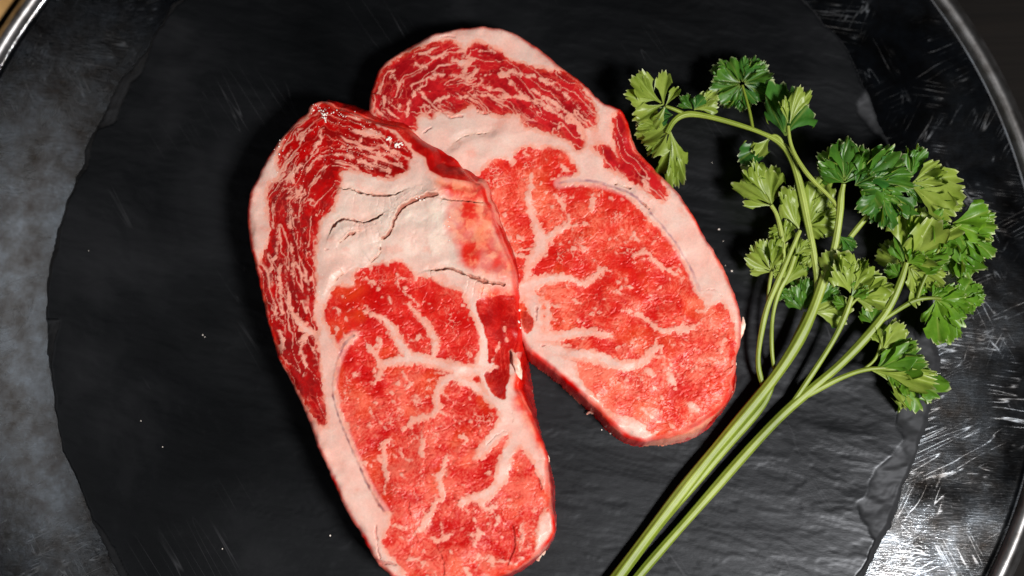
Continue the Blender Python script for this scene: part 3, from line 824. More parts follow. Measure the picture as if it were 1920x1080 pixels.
    for ln in S['after']: F = line_sd(XW, YW, ln, F)
    fat = sstep(-1.5, 1.5, F)
    # ---- albedo
    cw = sstep(-6, 10, lean_cap)
    big = fbm(X / 70, Y / 70, sd0 + 81, 3); mid = fbm((X + wx) / 26, (Y + wy) / 26, sd0 + 83, 2); fin = fbm(X / 5.0, Y / 5.0, sd0 + 85, 2); grn = vn(X / 2.6, Y / 2.6, sd0 + 87)
    fa_ = 1.1 + 0.9 * fbm(X / 140, Y / 140, sd0 + 88, 2); fib = fbm((X * np.cos(fa_) + Y * np.sin(fa_)) / 14.0, (-X * np.sin(fa_) + Y * np.cos(fa_)) / 4.6, sd0 + 89, 2)
    def layer(a, bb, f): return a[None, None, :] * (1 - f[..., None]) + bb[None, None, :] * f[..., None]
    leanE = layer(S['eye_lo'], S['eye_hi'], sstep(-0.75, 0.75, 0.55 * mid + 0.55 * big))
    fleck = sstep(0.0, 0.9, 0.30 * fin + 0.20 * grn + 0.45 * fib + 0.46 * mid + 0.45 * big + S['pale'](X, Y))
    leanE = leanE + (S['fleck'][None, None, :] - leanE) * (fleck * S['fleckw'])[..., None]
    bord = sstep(0.16, 0.0, g2 - g1) * sstep(-0.3, 0.5, fbm(X / 28, Y / 28, sd0 + 92, 2))
    leanE = leanE + (S['fleck'][None, None, :] - leanE) * (0.12 * bord)[..., None]
    leanE = leanE * (1 + 0.05 * gh + 0.03 * bh_)[..., None]
    orange = sstep(0.15, 0.75, fbm(X / 48, Y / 48, sd0 + 91, 2)); leanE = leanE + (C(0.80, 0.12, 0.02)[None, None, :] - leanE) * (orange * 0.22)[..., None]
    leanC = layer(S['cap_lo'], S['cap_hi'], sstep(-0.7, 0.7, 0.6 * mid + 0.35 * fin + 0.4 * ch + 0.2 * big))
    leanC = leanC + (C(0.70, 0.09, 0.06)[None, None, :] - leanC) * (web * 0.5)[..., None]
    leanC = leanC * (1 + (-0.18 + 0.5 * fib + 0.4 * mid) * sstep(-5, 8, sl))[..., None]
    sln = sstep(-5, 5, sl); cwl = np.maximum(cw, sln * S.get('sidedark', 0.7))
    lean = leanE * (1 - cwl[..., None]) + leanC * cwl[..., None]
    fwarm = sstep(-0.6, 0.7, 0.6 * fbm(X / 45, Y / 45, sd0 + 93, 3) + 0.35 * mid)
    fcol = layer(C(0.80, 0.43, 0.355), C(0.79, 0.55, 0.475), fwarm)
    kern = sstep(-20, 25, poly_sd(X, Y, S['kernel']))
    fcol = fcol + (C(0.76, 0.59, 0.505)[None, None, :] - fcol) * (kern * S.get('cream', 1.0) * (0.45 + 0.45 * fwarm))[..., None]
    thin = 1 - sstep(2.0, 9.0, F); fcol = fcol + (C(0.84, 0.26, 0.16)[None, None, :] - fcol) * (thin * 0.55)[..., None]
    blush = sstep(0.25, 0.8, fbm(X / 26, Y / 18, sd0 + 95, 3)); fcol = fcol + (C(0.80, 0.24, 0.16)[None, None, :] - fcol) * (blush * 0.35)[..., None]
    fcol = fcol * 0.88
    for tp in S['tint']:
        tw = sstep(-16, 14, poly_sd(X + wx, Y + wy, tp) + 8 * mid) * (0.70 + 0.30 * sstep(-0.5, 0.5, mid))
        tc = layer(C(0.80, 0.24, 0.13), C(0.64, 0.02, 0.01), sstep(-0.40, 0.40, fbm((X + 2 * wx) / 20, (Y + 2 * wy) / 20, sd0 + 97, 5, 0.62)))
        fcol = fcol + (tc - fcol) * tw[..., None]
    alb = lean * (1 - fat[..., None]) + fcol * fat[..., None]
    # rim light on the wet edge painted as a red line; side colour beyond
    wallw = sstep(-1.0, -5.0, sdT)
    edge = sstep(10.0, 2.0, sdT) * (0.62 + 0.4 * sstep(-0.4, 0.5, fbm(arc / 40, sdT / 30, sd0 + 99, 2)))
    wq = 100 * np.clip(sdB, 0, None) / (np.clip(sdB, 0, None) + np.clip(-sdT, 0, None) + 1e-6)      # height up the side
    wcol = layer(S['wall_lo'], S['wall_hi'], sstep(-0.5, 0.8, fbm(arc / 22, wq / 20, sd0 + 101, 3)))
    wfat = sstep(0.20, 0.45, fbm(arc / 55, wq / 34, sd0 + 103, 4)); wcol = wcol + (C(0.78, 0.30, 0.22)[None, None, :] - wcol) * (0.75 * wfat)[..., None]
    ew = np.clip(np.maximum(edge, wallw), 0, 1)
    rim_glow = layer(C(0.66, 0.010, 0.006), C(0.76, 0.06, 0.03), sstep(-0.3, 0.5, fbm(arc / 26, sdT / 9, sd0 + 151, 2)))
    alb = alb + (rim_glow - alb) * edge[..., None]; alb = alb + (wcol - alb) * wallw[..., None]
    for tp in S['tint'][:S.get('walltint', 0)]:
        tw = sstep(-4, 4, poly_sd(XW, YW, tp)) * wallw
        alb = alb + (C(0.80, 0.30, 0.20)[None, None, :] - alb) * (tw * 0.85)[..., None]
    sv = np.full(sh, -30.0)
    Xs, Ys = X + 0.3 * wx, Y + 0.3 * wy
    for ln in S['silver']: sv = line_sd(Xs, Ys, smooth_line(ln, 2), sv)
    svw = sstep(-1.0, 1.6, sv + 1.2 * vn(X / 7, Y / 7, sd0 + 107)) * (0.25 + 0.55 * sstep(-0.4, 0.5, fbm(X / 14, Y / 14, sd0 + 105, 2)))
    svh = sstep(-11, -3, sv) * (fat > -1)   # pale sheath beside the silverskin
    alb = alb + (C(0.83, 0.60, 0.55)[None, None, :] - alb) * (svh * 0.35 * (1 - fat))[..., None]
    alb = alb + (S['silvc'][None, None, :] - alb) * svw[..., None]
    torn = np.zeros(sh)
    if 'torn' in S:
        tz = sstep(-12, 18, poly_sd(X + wx, Y + wy, S['torn'])); th_ = fbm((X + 2 * wx) / 24, (Y + 2 * wy) / 30, sd0 + 161, 3)
        torn = tz * th_; alb = alb + (C(0.74, 0.63, 0.53)[None, None, :] - alb) * (tz * 0.6 * sstep(-0.2, 0.5, th_))[..., None]
    ck = np.full(sh, -30.0); ck2 = np.full(sh, -30.0)
    Xc, Yc = X + 0.9 * wx, Y + 0.9 * wy
    for ln in S['crack']: ck = line_sd(Xc, Yc, smooth_line(ln, 1), ck)
    for ln in S['crack2']: ck2 = line_sd(Xc, Yc, smooth_line(ln, 1), ck2)
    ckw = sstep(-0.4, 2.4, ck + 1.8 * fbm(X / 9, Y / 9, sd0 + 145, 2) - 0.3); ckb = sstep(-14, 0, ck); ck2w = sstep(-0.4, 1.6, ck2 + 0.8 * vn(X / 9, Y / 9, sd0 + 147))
    alb = alb + (C(0.74, 0.44, 0.30)[None, None, :] - alb) * (sstep(-5, 0, ck) * 0.18)[..., None]  # tan halo: soft shade beside the cracks, painted into the colour
    alb = alb + (C(0.40, 0.10, 0.06)[None, None, :] - alb) * (ckw * 0.8)[..., None]  # cracks' own red-brown, darkened to stand in for shade inside
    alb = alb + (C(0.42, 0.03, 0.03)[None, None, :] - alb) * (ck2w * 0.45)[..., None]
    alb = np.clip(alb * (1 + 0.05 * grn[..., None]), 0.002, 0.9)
    # ---- relief
    z = np.full(sh, H)
    z += 0.0011 * fbm(X / 150, Y / 150, sd0 + 111, 2) + 0.0007 * fbm(X / 50, Y / 50, sd0 + 113, 2)
    z += 0.00014 * mid + 0.00004 * fin * (1 - fat) + 0.00005 * fbm(X / 11, Y / 11, sd0 + 115, 2) * fat
    ridge = np.abs(fbm(X / 30, Y / 16, sd0 + 117, 3)); z -= 0.00028 * sstep(0.10, 0.0, ridge) * (1 - fat) * sstep(0, 20, eyeS)
    z += 0.00022 * (fat - 0.5) * sstep(-2, 6, np.abs(F)) + S['lump'] * kern * (0.5 + fbm(X / 60, Y / 44, sd0 + 119, 2))
    plate = np.floor(2.5 * (1 + fbm(X / 36, Y / 30, sd0 + 121, 2))) ; z += 0.00003 * kern * plate
    z += S['tilt'](X, Y)
    if 'ridge' in S:
        rd = -line_sd(X, Y, [(a, b, 0.0) for a, b in S['ridge']], None, 90); sp_s = poly_sd(X, Y, S['slope'])
        rd = np.clip(rd, 0, 60); z -= 0.0070 * sstep(0, 1, rd / 50) * sstep(-22, 2, sp_s)
    z += 0.0005 * torn
    for ln in S['crack']: z += S['foldh'] * fold(Xc, Yc, smooth_line(ln, 1))
    z -= 0.0019 * ckw + 0.0005 * ckb; z -= 0.0008 * ck2w; z -= 0.0001 * svw
    rim = 0.0032; z -= rim * 0.75 * np.exp(-np.clip(sdT, 0, None) / 4.5)
    z += 0.0012 * fbm(arc / 30, sdT / 30, sd0 + 123, 2) * sstep(24, 2, sdT)
    tt = np.clip(sdB, 0, None) / (np.clip(sdB, 0, None) + np.clip(-sdT, 0, None) + 1e-6)
    prof = np.where(sdT >= 0, 1.0, np.sin(np.clip(tt, 0, 1) * math.pi / 2) ** 0.8)
    z = np.where(sdT >= 0, z, z * prof + 0.0008 * fbm(arc / 18, tt * 6, sd0 + 125, 2) * prof * (1 - prof) * 3)
    z = np.maximum(z, -0.0012)
    wetn = np.clip(0.35 + 0.35 * sstep(0, 0.6, fbm(X / 40, Y / 40, sd0 + 127, 2)) + 0.5 * ew + 0.2 * cwl - 0.2 * kern, 0, 1)
    wx_, wy_ = unproj(X, Y, H)
    # normals of the whole surface
    dzy, dzx = np.gradient(z, axis=0), np.gradient(z, axis=1); dxx = np.gradient(wx_, axis=1); dyy = np.gradient(wy_, axis=0)
    nrm = np.stack([-dzx / dxx, -dzy / dyy, np.ones(sh)], -1); nrm /= np.linalg.norm(nrm, axis=-1, keepdims=True)
    # ---- the parts
    co = np.stack([wx_.ravel(), wy_.ravel(), z.ravel()], 1); nr = nrm.reshape(-1, 3); al = alb.reshape(-1, 3); fa = fat.ravel(); we = wetn.ravel()
    mask = sdB > -st
    f, m = grid_faces(mask, sh[1])
    cen = lambda a: 0.25 * (a[:-1, :-1] + a[1:, :-1] + a[:-1, 1:] + a[1:, 1:])[m]
    reg = np.full(len(f), 3)                             # 3 outer fat
    reg[cen(poly_sd(X, Y, S['kernel'])) > 0] = 2
    reg[cen(eyeS) > 0] = 1; reg[cen(sl) > 0] = 1
    reg[cen(lean_cap) > 0] = 0
    reg[cen(sdT) < -1.0] = 4
    cx, cy = unproj(S['centre'][0], S['centre'][1], 0.0)
    org = (float(cx), float(cy), 0.0)
    root = empty(S['name'], org, S['label'], 'steak', 'raw marbled steaks on the slate')
    for rid, nm in enumerate(['cap_muscle', 'eye_muscle', 'fat_kernel', 'fat_rim', 'side']):
        ff = f[reg == rid]
        if not len(ff): continue
        used = np.unique(ff); rm = np.full(len(co), -1); rm[used] = np.arange(len(used))
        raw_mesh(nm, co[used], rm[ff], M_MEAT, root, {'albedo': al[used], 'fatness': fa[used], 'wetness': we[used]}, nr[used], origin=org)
    def zat(u, v):
        i = int(np.clip(np.searchsorted(gx, u), 0, sh[1] - 1)); j = int(np.clip(np.searchsorted(gy, v), 0, sh[0] - 1))
        return float(z[j, i])
    return root, org, zat

A = dict(name='raw_steak', label='front left raw marbled steak with a split lump of white fat near its top', H=0.030, seed=100, top=A_TOP, foot=A_FOOT, cap=A_CAP, eye=A_EYE, veins=A_VEINS,
    fatpoly=A_FATPOLY, sidelean=A_SIDELEAN, ridge=A_RIDGE, torn=[(765,388),(815,376),(842,385),(848,430),(850,460),(820,478),(775,470),(742,455),(750,412)], slope=A_SLOPE, after=A_AFTER, silver=A_SILVER, crack=A_CRACK, crack2=A_CRACK2, tint=A_TINT, strk=0.050, sidedark=0.55,
    kernel=[(640,340),(700,335),(770,330),(810,325),(900,345),(966,533),(880,525),(790,505),(700,490),(640,520),(605,560),(600,480),(610,410)],
    eye_lo=C(0.47,0.0008,0.0010), eye_hi=C(0.64,0.018,0.010), fleck=C(0.78,0.205,0.135), fleckw=0.56, cap_lo=C(0.22,0.0004,0.0012), cap_hi=C(0.44,0.0014,0.0020),
    wall_lo=C(0.34,0.001,0.001), wall_hi=C(0.66,0.010,0.005), centre=(750, 640), lump=0.0011, foldh=0.0018, silvc=C(0.15,0.035,0.055), pale=lambda X, Y: -0.05 + 0.45 * sstep(600, 800, Y),
    tilt=lambda X, Y: -0.0025 * sstep(330, 190, Y) - 0.002 * sstep(600, 470, X) - 0.0075 * sstep(885, 985, X) * sstep(730, 640, Y) * sstep(520, 560, Y) + 0.0012 * sstep(120, 0, np.hypot(X - 740, (Y - 430))))
B = dict(name='raw_steak', label='back right raw marbled steak tucked under the other, parsley leaf touching its edge', H=0.022, seed=500, top=B_TOP, foot=B_FOOT, cap=B_CAP, side2=B_SIDE2, eye=B_EYE, veins=B_VEINS,
    fatpoly=B_FATPOLY, sidelean=B_SIDELEAN, lean2=B_LEAN2, after=B_AFTER, silver=B_SILVER, crack=B_CRACK, crack2=B_CRACK2, tint=B_TINT, strk=0.060, walltint=1,
    kernel=[(780,235),(830,215),(895,210),(960,215),(985,238),(1050,258),(1080,285),(1040,275),(960,290),(900,325),(880,330),(800,280)],
    eye_lo=C(0.54,0.006,0.004), eye_hi=C(0.68,0.042,0.016), fleck=C(0.80,0.23,0.150), fleckw=0.62, cap_lo=C(0.28,0.003,0.006), cap_hi=C(0.50,0.011,0.014),
    wall_lo=C(0.38,0.002,0.002), wall_hi=C(0.68,0.014,0.008), centre=(1080, 460), lump=0.0006, foldh=0.0005, cream=0.45, silvc=C(0.30,0.13,0.17), pale=lambda X, Y: 0.22 + 0.22 * sstep(480, 640, Y),
    tilt=lambda X, Y: -0.003 * sstep(220, 60, Y) - 0.0025 * sstep(700, 820, Y) - 0.002 * sstep(1120, 1200, X) * sstep(380, 260, Y))
rootA, orgA, zA = build_steak(A)
rootB, orgB, zB = build_steak(B)

# scraps of fat that cling to the steaks
def scrap(parent, org, name, pts, zoff, flat=0.5, seed=0):
    rnd = random.Random(seed)
    l = smooth_line([(p[0], p[1], p[2], p[3]) for p in pts], 2)
    P3 = [P(u, v, z + zoff) for u, v, wd, z in l]; rad = [max(wd * PX / 2 * (1 + 0.18 * rnd.uniform(-1, 1)), 0.00012) for u, v, wd, z in l]
    return tube(name, P3, rad, M_FAT, parent, org, seg=9, flat=flat, attrs=False)
scrap(rootA, orgA, 'fat_flap', [(962,660,3,.027),(967,675,13,.028),(972,693,15,.028),(977,716,3,.024)], 0, 0.45, 1)
scrap(rootA, orgA, 'fat_flap', [(1036,962,4,.020),(1035,985,17,.019),(1030,1005,16,.018),(1018,1020,8,.016)], 0, 0.5, 2)
scrap(rootA, orgA, 'fat_flap', [(1018,975,3,.027),(1014,990,8,.0275),(1013,1005,7,.027),(1016,1016,3,.025)], 0, 0.5, 3)
scrap(rootA, orgA, 'fat_shred', [(1014,1018,13,.014),(1008,1030,13,.011),(1012,1040,10,.008),(1008,1050,7,.005)], 0, 0.7, 4)
scrap(rootA, orgA, 'fat_shred', [(1018,1018,9,.013),(1021,1030,9,.010),(1017,1040,6,.008)], 0, 0.7, 5)
scrap(rootA, orgA, 'fat_shred', [(1018,852,4,.027),(1027,856,7,.026),(1029,866,3,.024)], 0, 0.7, 6)
scrap(rootB, orgB, 'fat_flap', [(1385,640,3,.018),(1391,622,10,.019),(1394,605,9,.019),(1393,594,2,.018)], 0, 0.5, 11)
scrap(rootB, orgB, 'fat_flap', [(1360,755,3,.014),(1368,738,10,.016),(1372,722,9,.016),(1371,714,2,.015)], 0, 0.5, 12)
scrap(rootB, orgB, 'fat_shred', [(1374,690,3,.020),(1379,685,5,.0195),(1380,680,2,.019)], 0, 0.7, 13)
scrap(rootB, orgB, 'fat_shred', [(1120,770,5,.004),(1112,774,7,.003),(1106,772,5,.0025),(1100,777,3,.0015)], 0, 0.6, 14)

def grains(name, spots, mat, parent, org, kindstuff=True):
    """many tiny irregular grains in one mesh: spots of (x, y, z, r)"""
    rnd = random.Random(5); co = []; faces = []
    for (p, r) in spots:
        b = len(co); k = 6
        for zz, rr in ((-0.6, 0.7), (0.25, 1.0)):
            for i in range(k):
                a = 2 * math.pi * i / k + rnd.random()
                q = rr * r * rnd.uniform(0.6, 1.15); co.append((p[0] + q * math.cos(a), p[1] + q * math.sin(a), p[2] + zz * r * 0.8))
        co.append((p[0] + rnd.uniform(-.3, .3) * r, p[1] + rnd.uniform(-.3, .3) * r, p[2] + 0.9 * r))
        for i in range(k):
            j = (i + 1) % k
            faces.append((b + i, b + j, b + k + j, b + k + i)); faces.append((b + k + i, b + k + j, b + 2 * k))
    o = raw_mesh(name, co, faces, mat, parent, origin=org)
    o['kind'] = 'stuff'; return o
rnd = random.Random(11); sp = []
for (cx, cy, sx, sy, n, r0) in [(598,203,16,12,26,.00045),(607,216,6,8,14,.0006),(640,215,18,10,12,.0004),(729,262,4,5,8,.0007),(746,270,6,6,14,.0007),(700,240,40,10,14,.0003),(680,285,60,25,26,.00028),(560,300,40,50,26,.00028),(520,262,10,30,12,.0005),(785,372,7,5,6,.0007),(842,425,5,20,5,.0004),(975,590,4,14,7,.0007),(640,560,60,60,8,.0002)]:
    for _ in range(n):
        u = rnd.gauss(cx, sx * 0.6); v = rnd.gauss(cy, sy * 0.6); zz = zA(u, v)
        if zz < 0.02: continue
        p = P(u, v, 0.030); sp.append(((p.x, p.y, zz + 0.0001), r0 * rnd.uniform(0.4, 1.0)))
grains('bone_dust', sp, M_CRUMB, rootA, orgA)
sp = []
for u, v, r in [(1348,430,.0009),(1356,452,.0004),(1372,508,.0008),(1360,498,.0004),(1128,806,.0006),(1145,812,.0009),(1140,800,.0006),(1165,826,.0005),(264,789,.0005),(305,838,.0005),(417,1029,.0006),(619,1004,.0008),(380,628,.0006),(384,632,.0004),(166,470,.0003),(1335,305,.0004),(1510,440,.0005)]:
    sp.append((tuple(P(u, v, 0.0)), r * 0.62))
for _ in range(8):
    u = rnd.uniform(150, 1700); v = rnd.uniform(20, 1075); sp.append((tuple(P(u, v, -0.0006)), rnd.uniform(.00008, .00020)))
o = grains('salt_specks', sp, M_CRUMB, None, None); tag(o, 'tiny pale specks scattered over the black slate', 'specks')

# ------------------------------------------------------------------ parsley
def stem(root, name, pts, seg=12):
    """pts of (u, v, z in mm, width in px)"""
    l = smooth_line(pts, 3)
    return tube(name, [P(u, v, z / 1000) for u, v, z, wd in l], [wd * 0.88 * PX / 2 for u, v, z, wd in l], M_STEM, root, root.location, seg=28 if seg > 8 else 14, ribs=0.085)
LEAFN = [0]
def leaf(root, base, tip, spread, side=1, roll=0.0, lobes=5, depth=0.42, cup=0.10, ruff=0.07, bend=0.5, name='leaf', label=None, wide=1.0, tone=None):
    """base, tip: (u, v, z mm). side 1: the dark upper face looks up, -1: the pale underside does"""
    LEAFN[0] += 1; rnd = random.Random(LEAFN[0] * 7 + 3)
    p0 = P(base[0], base[1], base[2] / 1000); p1 = P(tip[0], tip[1], tip[2] / 1000)
    d = p1 - p0; Ln = d.length * 1.04; d.normalize()
    s = d.cross(Vector((0, 0, 1))); s.normalize(); n = s.cross(d).normalized()
    roll = roll + rnd.uniform(-28, 28)
    if roll:
        cr, sr = math.cos(R(roll)), math.sin(R(roll)); s, n = s * cr + n * sr, n * cr - s * sr
    U = rnd.uniform; S = R(spread)
    blades = [(0.14, U(-.1, .1), 0.84, 1.0)]                                   # (start, angle, length, width)
    sides = [(1, -1), (1,), (1, -1)][1 if lobes <= 2 else 0]
    for sg in sides:
        blades.append((0.08, sg * S * U(.75, 1.0), U(.72, .84), .95))
        if lobes >= 3: blades.append((0.26, sg * S * U(.35, .55), U(.58, .74), .75)); blades.append((0.34, sg * S * U(.15, .30), U(.50, .66), .62))
    if lobes >= 4:
        for sg in (1, -1): blades.append((0.03, sg * S * U(1.35, 1.6), U(.48, .62), .85))
    co = []; faces = []; vein = []; tipw = []
    nu, nv = 13, 14
    for st_, an, ln, wf in blades:
        b0_ = len(co); nt_ = rnd.choice((3, 4, 5, 5)); W = ln * U(.24, .38) * wf * wide * (1.25 if depth < 0.28 else 1.0)
        fd = U(.15, .75) * (1 if U(0, 1) > .25 else -.6) * (1 + 2 * cup); bnd = bend * U(-.8, 2.0); tw = U(-.5, .5); rip = ruff * U(1.4, 3.4); ph = U(0, 6.3); lift = U(-.12, .22)
        ca_, sa_ = math.cos(an), math.sin(an); skew = U(-.15, .15); td = U(.16, .26)
        for a in range(nu + 1):
            u = a / nu
            for b in range(nv + 1):
                v = -1 + 2 * b / nv
                t_ = abs(math.sin(math.pi * (v + 1) / 2 * nt_)) ** .7
                x = ln * u * (1 - u * u * (.30 * v * v + td * (1 - t_)) + skew * v * u * u)
                pr = .07 + .93 * (u * u * (3 - 2 * u)) ** .85
                et = 1 + .16 * abs(v) ** 3 * (abs(math.sin(7.5 * u + ph)) - .5) * (u > .35)
                y = v * W * pr * et
                zz = fd * abs(y) * (1 - .35 * u) + rip * u * u * ln * (math.sin(3.3 * v + ph) + .6 * math.sin(6.1 * v + 4 * u + 2 * ph)) * .55 + lift * x
                zz += tw * y * u
                th = bnd * x * 1.3
                zb = -(1 - math.cos(th)) / (bnd * 1.3) if abs(bnd) > 1e-2 else 0.0
                xb = math.sin(th) / (bnd * 1.3) if abs(bnd) > 1e-2 else x
                X_ = st_ + xb * ca_ - y * sa_; Y_ = xb * sa_ + y * ca_
                co.append(p0 + (d * X_ + s * (-Y_) + n * (zz + zb)) * Ln)
                vm = max(0., 1 - abs(v) / (.07 + .16 * (1 - u))) * (1 - .5 * u)
                vb = max(0., 1 - abs(abs(v) * 1.6 - max(0, u - .35) * 1.5 - (.0 if u < .7 else 0)) / .10) * .45 * (u > .38)
                vein.append(min(1, max(vm, vb * (1 - u * .5), 1 - u / .12)) * .75); tipw.append(.85 if a == nu and t_ > .93 else 0.)
        m = nv + 1
        for a in range(nu):
            for b in range(nv):
                q = [b0_ + a * m + b, b0_ + (a + 1) * m + b, b0_ + (a + 1) * m + b + 1, b0_ + a * m + b + 1]
                faces.append(tuple(q if side > 0 else q[::-1]))
    o = raw_mesh(name, [tuple(c) for c in co], np.array(faces), M_LEAF, root, {'vein': np.array(vein) * 0.8, 'tip': np.array(tipw), 'tone': np.full(len(co), (rnd.uniform(.45, 1.0) if root.get('bright') else rnd.uniform(.02, .40)) if tone is None else tone)}, origin=root.location)
    if label: o['label'] = label
    return o
G = 'parsley sprigs beside the steaks'
# sprig with the thickest stem
s1 = empty('parsley_sprig', P(1150, 1095, 0.0), 'parsley sprig with the thickest stem, its top leaves nearest the steak', 'parsley', G)
stem(s1, 'stem', [(1128,1120,3,27),(1160,1078,3.5,26),(1225,990,4,25),(1290,905,4.5,25),(1345,838,5,24),(1400,772,6,24),(1460,698,8,23),(1500,635,10,23),(1525,580,12,22),(1546,520,14,19),(1560,480,15,15)], 16)
stem(s1, 'stalk', [(1530,560,11,10),(1533,520,12,13),(1525,470,14,15),(1515,420,16,15),(1502,352,18,16),(1485,295,20,15),(1463,265,21,12),(1420,245,22,9),(1370,229,22,10),(1320,216,22,12),(1285,212,22,13),(1262,226,22,13),(1250,250,22,10)])
stem(s1, 'stalk', [(1556,500,14,13),(1568,450,18,15),(1575,400,22,15),(1577,365,25,13),(1582,345,26,9)])
stem(s1, 'stalk', [(1574,395,22,7),(1560,372,23,8),(1520,335,24,9),(1495,300,25,9),(1481,268,26,7),(1478,236,26,6)])
stem(s1, 'stalk', [(1560,480,14,9),(1590,450,17,11),(1615,418,20,11),(1640,390,22,9),(1655,365,24,7)])
stem(s1, 'stalk', [(1470,272,21,7),(1462,258,22,6),(1452,252,22,5),(1440,258,21,5)], 8)
leaf(s1, (1250,200,23), (1178,152,24), 62, -1, lobes=4, depth=.34, bend=.4, cup=.05)
stem(s1, 'stalk', [(1282,213,22,8),(1265,205,22.5,9),(1248,199,23,6)], 8)
leaf(s1, (1262,236,22), (1183,240,17), 30, -1, lobes=3, depth=.4)
leaf(s1, (1256,238,22), (1264,350,8), 16, -1, lobes=3, depth=.30, bend=.3, wide=.62)
leaf(s1, (1255,245,22), (1215,292,14), 30, -1, lobes=3, depth=.4)
leaf(s1, (1297,208,22), (1348,176,24), 22, -1, lobes=3)
leaf(s1, (1300,206,21), (1272,182,20), 40, 1, lobes=3)
for tp, sp_ in [((1404,98,18),32),((1335,118,16),34),((1325,166,16),30),((1392,212,16),46),((1452,150,17),36),((1350,200,15),26),((1440,118,18),26)]:
    leaf(s1, (1392,158,17), tp, sp_, 1, lobes=3, depth=.45, bend=.7)
stem(s1, 'stalk', [(1412,243,21,6),(1405,205,19,6),(1392,160,16.5,5)], 8)
leaf(s1, (1478,238,26), (1518,160,30), 12, -1, lobes=2, depth=.5, bend=.3, wide=.6)
leaf(s1, (1478,236,26), (1474,178,28), 10, -1, lobes=2, depth=.5, bend=.3, wide=.6)
leaf(s1, (1472,262,20), (1478,168,14), 34, 1, lobes=3)
leaf(s1, (1446,255,21), (1408,292,18), 15, -1, lobes=2)
leaf(s1, (1450,256,20), (1382,300,14), 16, 1, lobes=2)
leaf(s1, (1584,346,27), (1576,254,31), 40, 1, lobes=4, depth=.42, cup=.16, bend=.5)
leaf(s1, (1584,346,27), (1540,300,26), 34, 1, lobes=3, depth=.5, cup=.16)
leaf(s1, (1588,344,27), (1618,272,27), 30, 1, lobes=3, depth=.5, cup=.14)
leaf(s1, (1600,345,26), (1682,282,29), 34, 1, lobes=3, depth=.46, cup=.15)
leaf(s1, (1605,345,26), (1722,322,28), 40, 1, lobes=4, depth=.44, cup=.14, ruff=.10)
leaf(s1, (1620,342,25), (1690,368,25), 50, 1, lobes=4)
leaf(s1, (1655,352,25), (1658,432,26), 58, 1, lobes=5, depth=.36, cup=.10)
leaf(s1, (1662,352,24), (1712,412,24), 40, 1, lobes=3, depth=.40)
leaf(s1, (1700,345,24), (1812,382,24), 24, -1, lobes=3, depth=.36, ruff=.10, bend=.3)
leaf(s1, (1705,345,24), (1782,322,27), 26, -1, lobes=3, depth=.42, ruff=.12)
leaf(s1, (1705,338,24), (1727,272,26), 20, 1, lobes=3, depth=.5)
stem(s1, 'stalk', [(1655,362,23.5,6),(1680,352,24,6),(1702,345,24,5)], 8)

# thin sprig behind the thick stem
s2 = empty('parsley_sprig', P(1185, 1065, 0.0), 'thin parsley sprig half hidden behind the thick stem, its pale leaves next to the steak', 'parsley', G)
stem(s2, 'stem', [(1168,1080,2,12),(1195,1040,2.2,14),(1250,968,2.4,15),(1300,910,2.6,16),(1365,835,3,17),(1415,778,3.5,17),(1440,745,4,14),(1450,712,5,11),(1458,690,6,9)])
stem(s2, 'stalk', [(1440,742,4,10),(1427,715,6,11),(1420,680,8,11),(1424,640,10,11),(1436,580,12,12),(1455,535,13,12),(1475,490,14,10),(1490,455,15,9),(1500,432,15,8)])
stem(s2, 'stalk', [(1455,705,5,8),(1449,680,7,8),(1446,640,9,8),(1448,590,10,8),(1460,545,11,10),(1478,515,12,12),(1490,480,13,10)])
stem(s2, 'stalk', [(1468,508,13,8),(1470,470,14,9),(1464,430,15,10),(1456,400,16,9),(1446,385,16,8)])
stem(s2, 'stalk', [(1478,660,6,6),(1490,630,7,7),(1505,600,8,7),(1510,585,8,6)], 8)
leaf(s2, (1447,388,16), (1400,300,18), 36, -1, lobes=4, depth=.36, cup=.08)
leaf(s2, (1447,388,16), (1450,306,18), 14, -1, lobes=2, depth=.3)
leaf(s2, (1500,436,15), (1474,346,17), 20, -1, lobes=3, depth=.30, cup=.07, bend=.3)
leaf(s2, (1512,428,12), (1545,332,14), 30, -1, lobes=4, depth=.3, cup=.06, bend=.3)
leaf(s2, (1512,424,12), (1576,400,13), 40, -1, lobes=4, depth=.34, cup=.05, bend=.3)
leaf(s2, (1446,512,12), (1424,448,15), 42, -1, lobes=4, depth=.34, cup=.22)
leaf(s2, (1448,512,12), (1462,438,15), 22, -1, lobes=3, depth=.34, cup=.22)
stem(s2, 'stalk', [(1440,570,11,8),(1442,535,12,8),(1447,510,12,7)], 8)
leaf(s2, (1470,460,13), (1478,408,13), 26, -1, lobes=3)
leaf(s2, (1470,540,10), (1512,462,10), 20, -1, lobes=3, bend=.3)
leaf(s2, (1508,586,8), (1512,512,9), 28, 1, lobes=3, depth=.3)
leaf(s2, (1506,586,8), (1478,540,8), 26, 1, lobes=3)
leaf(s2, (1520,586,8), (1602,572,8), 24, -1, lobes=3, depth=.3)
leaf(s2, (1520,584,8), (1575,532,8), 22, 1, lobes=3, depth=.3)

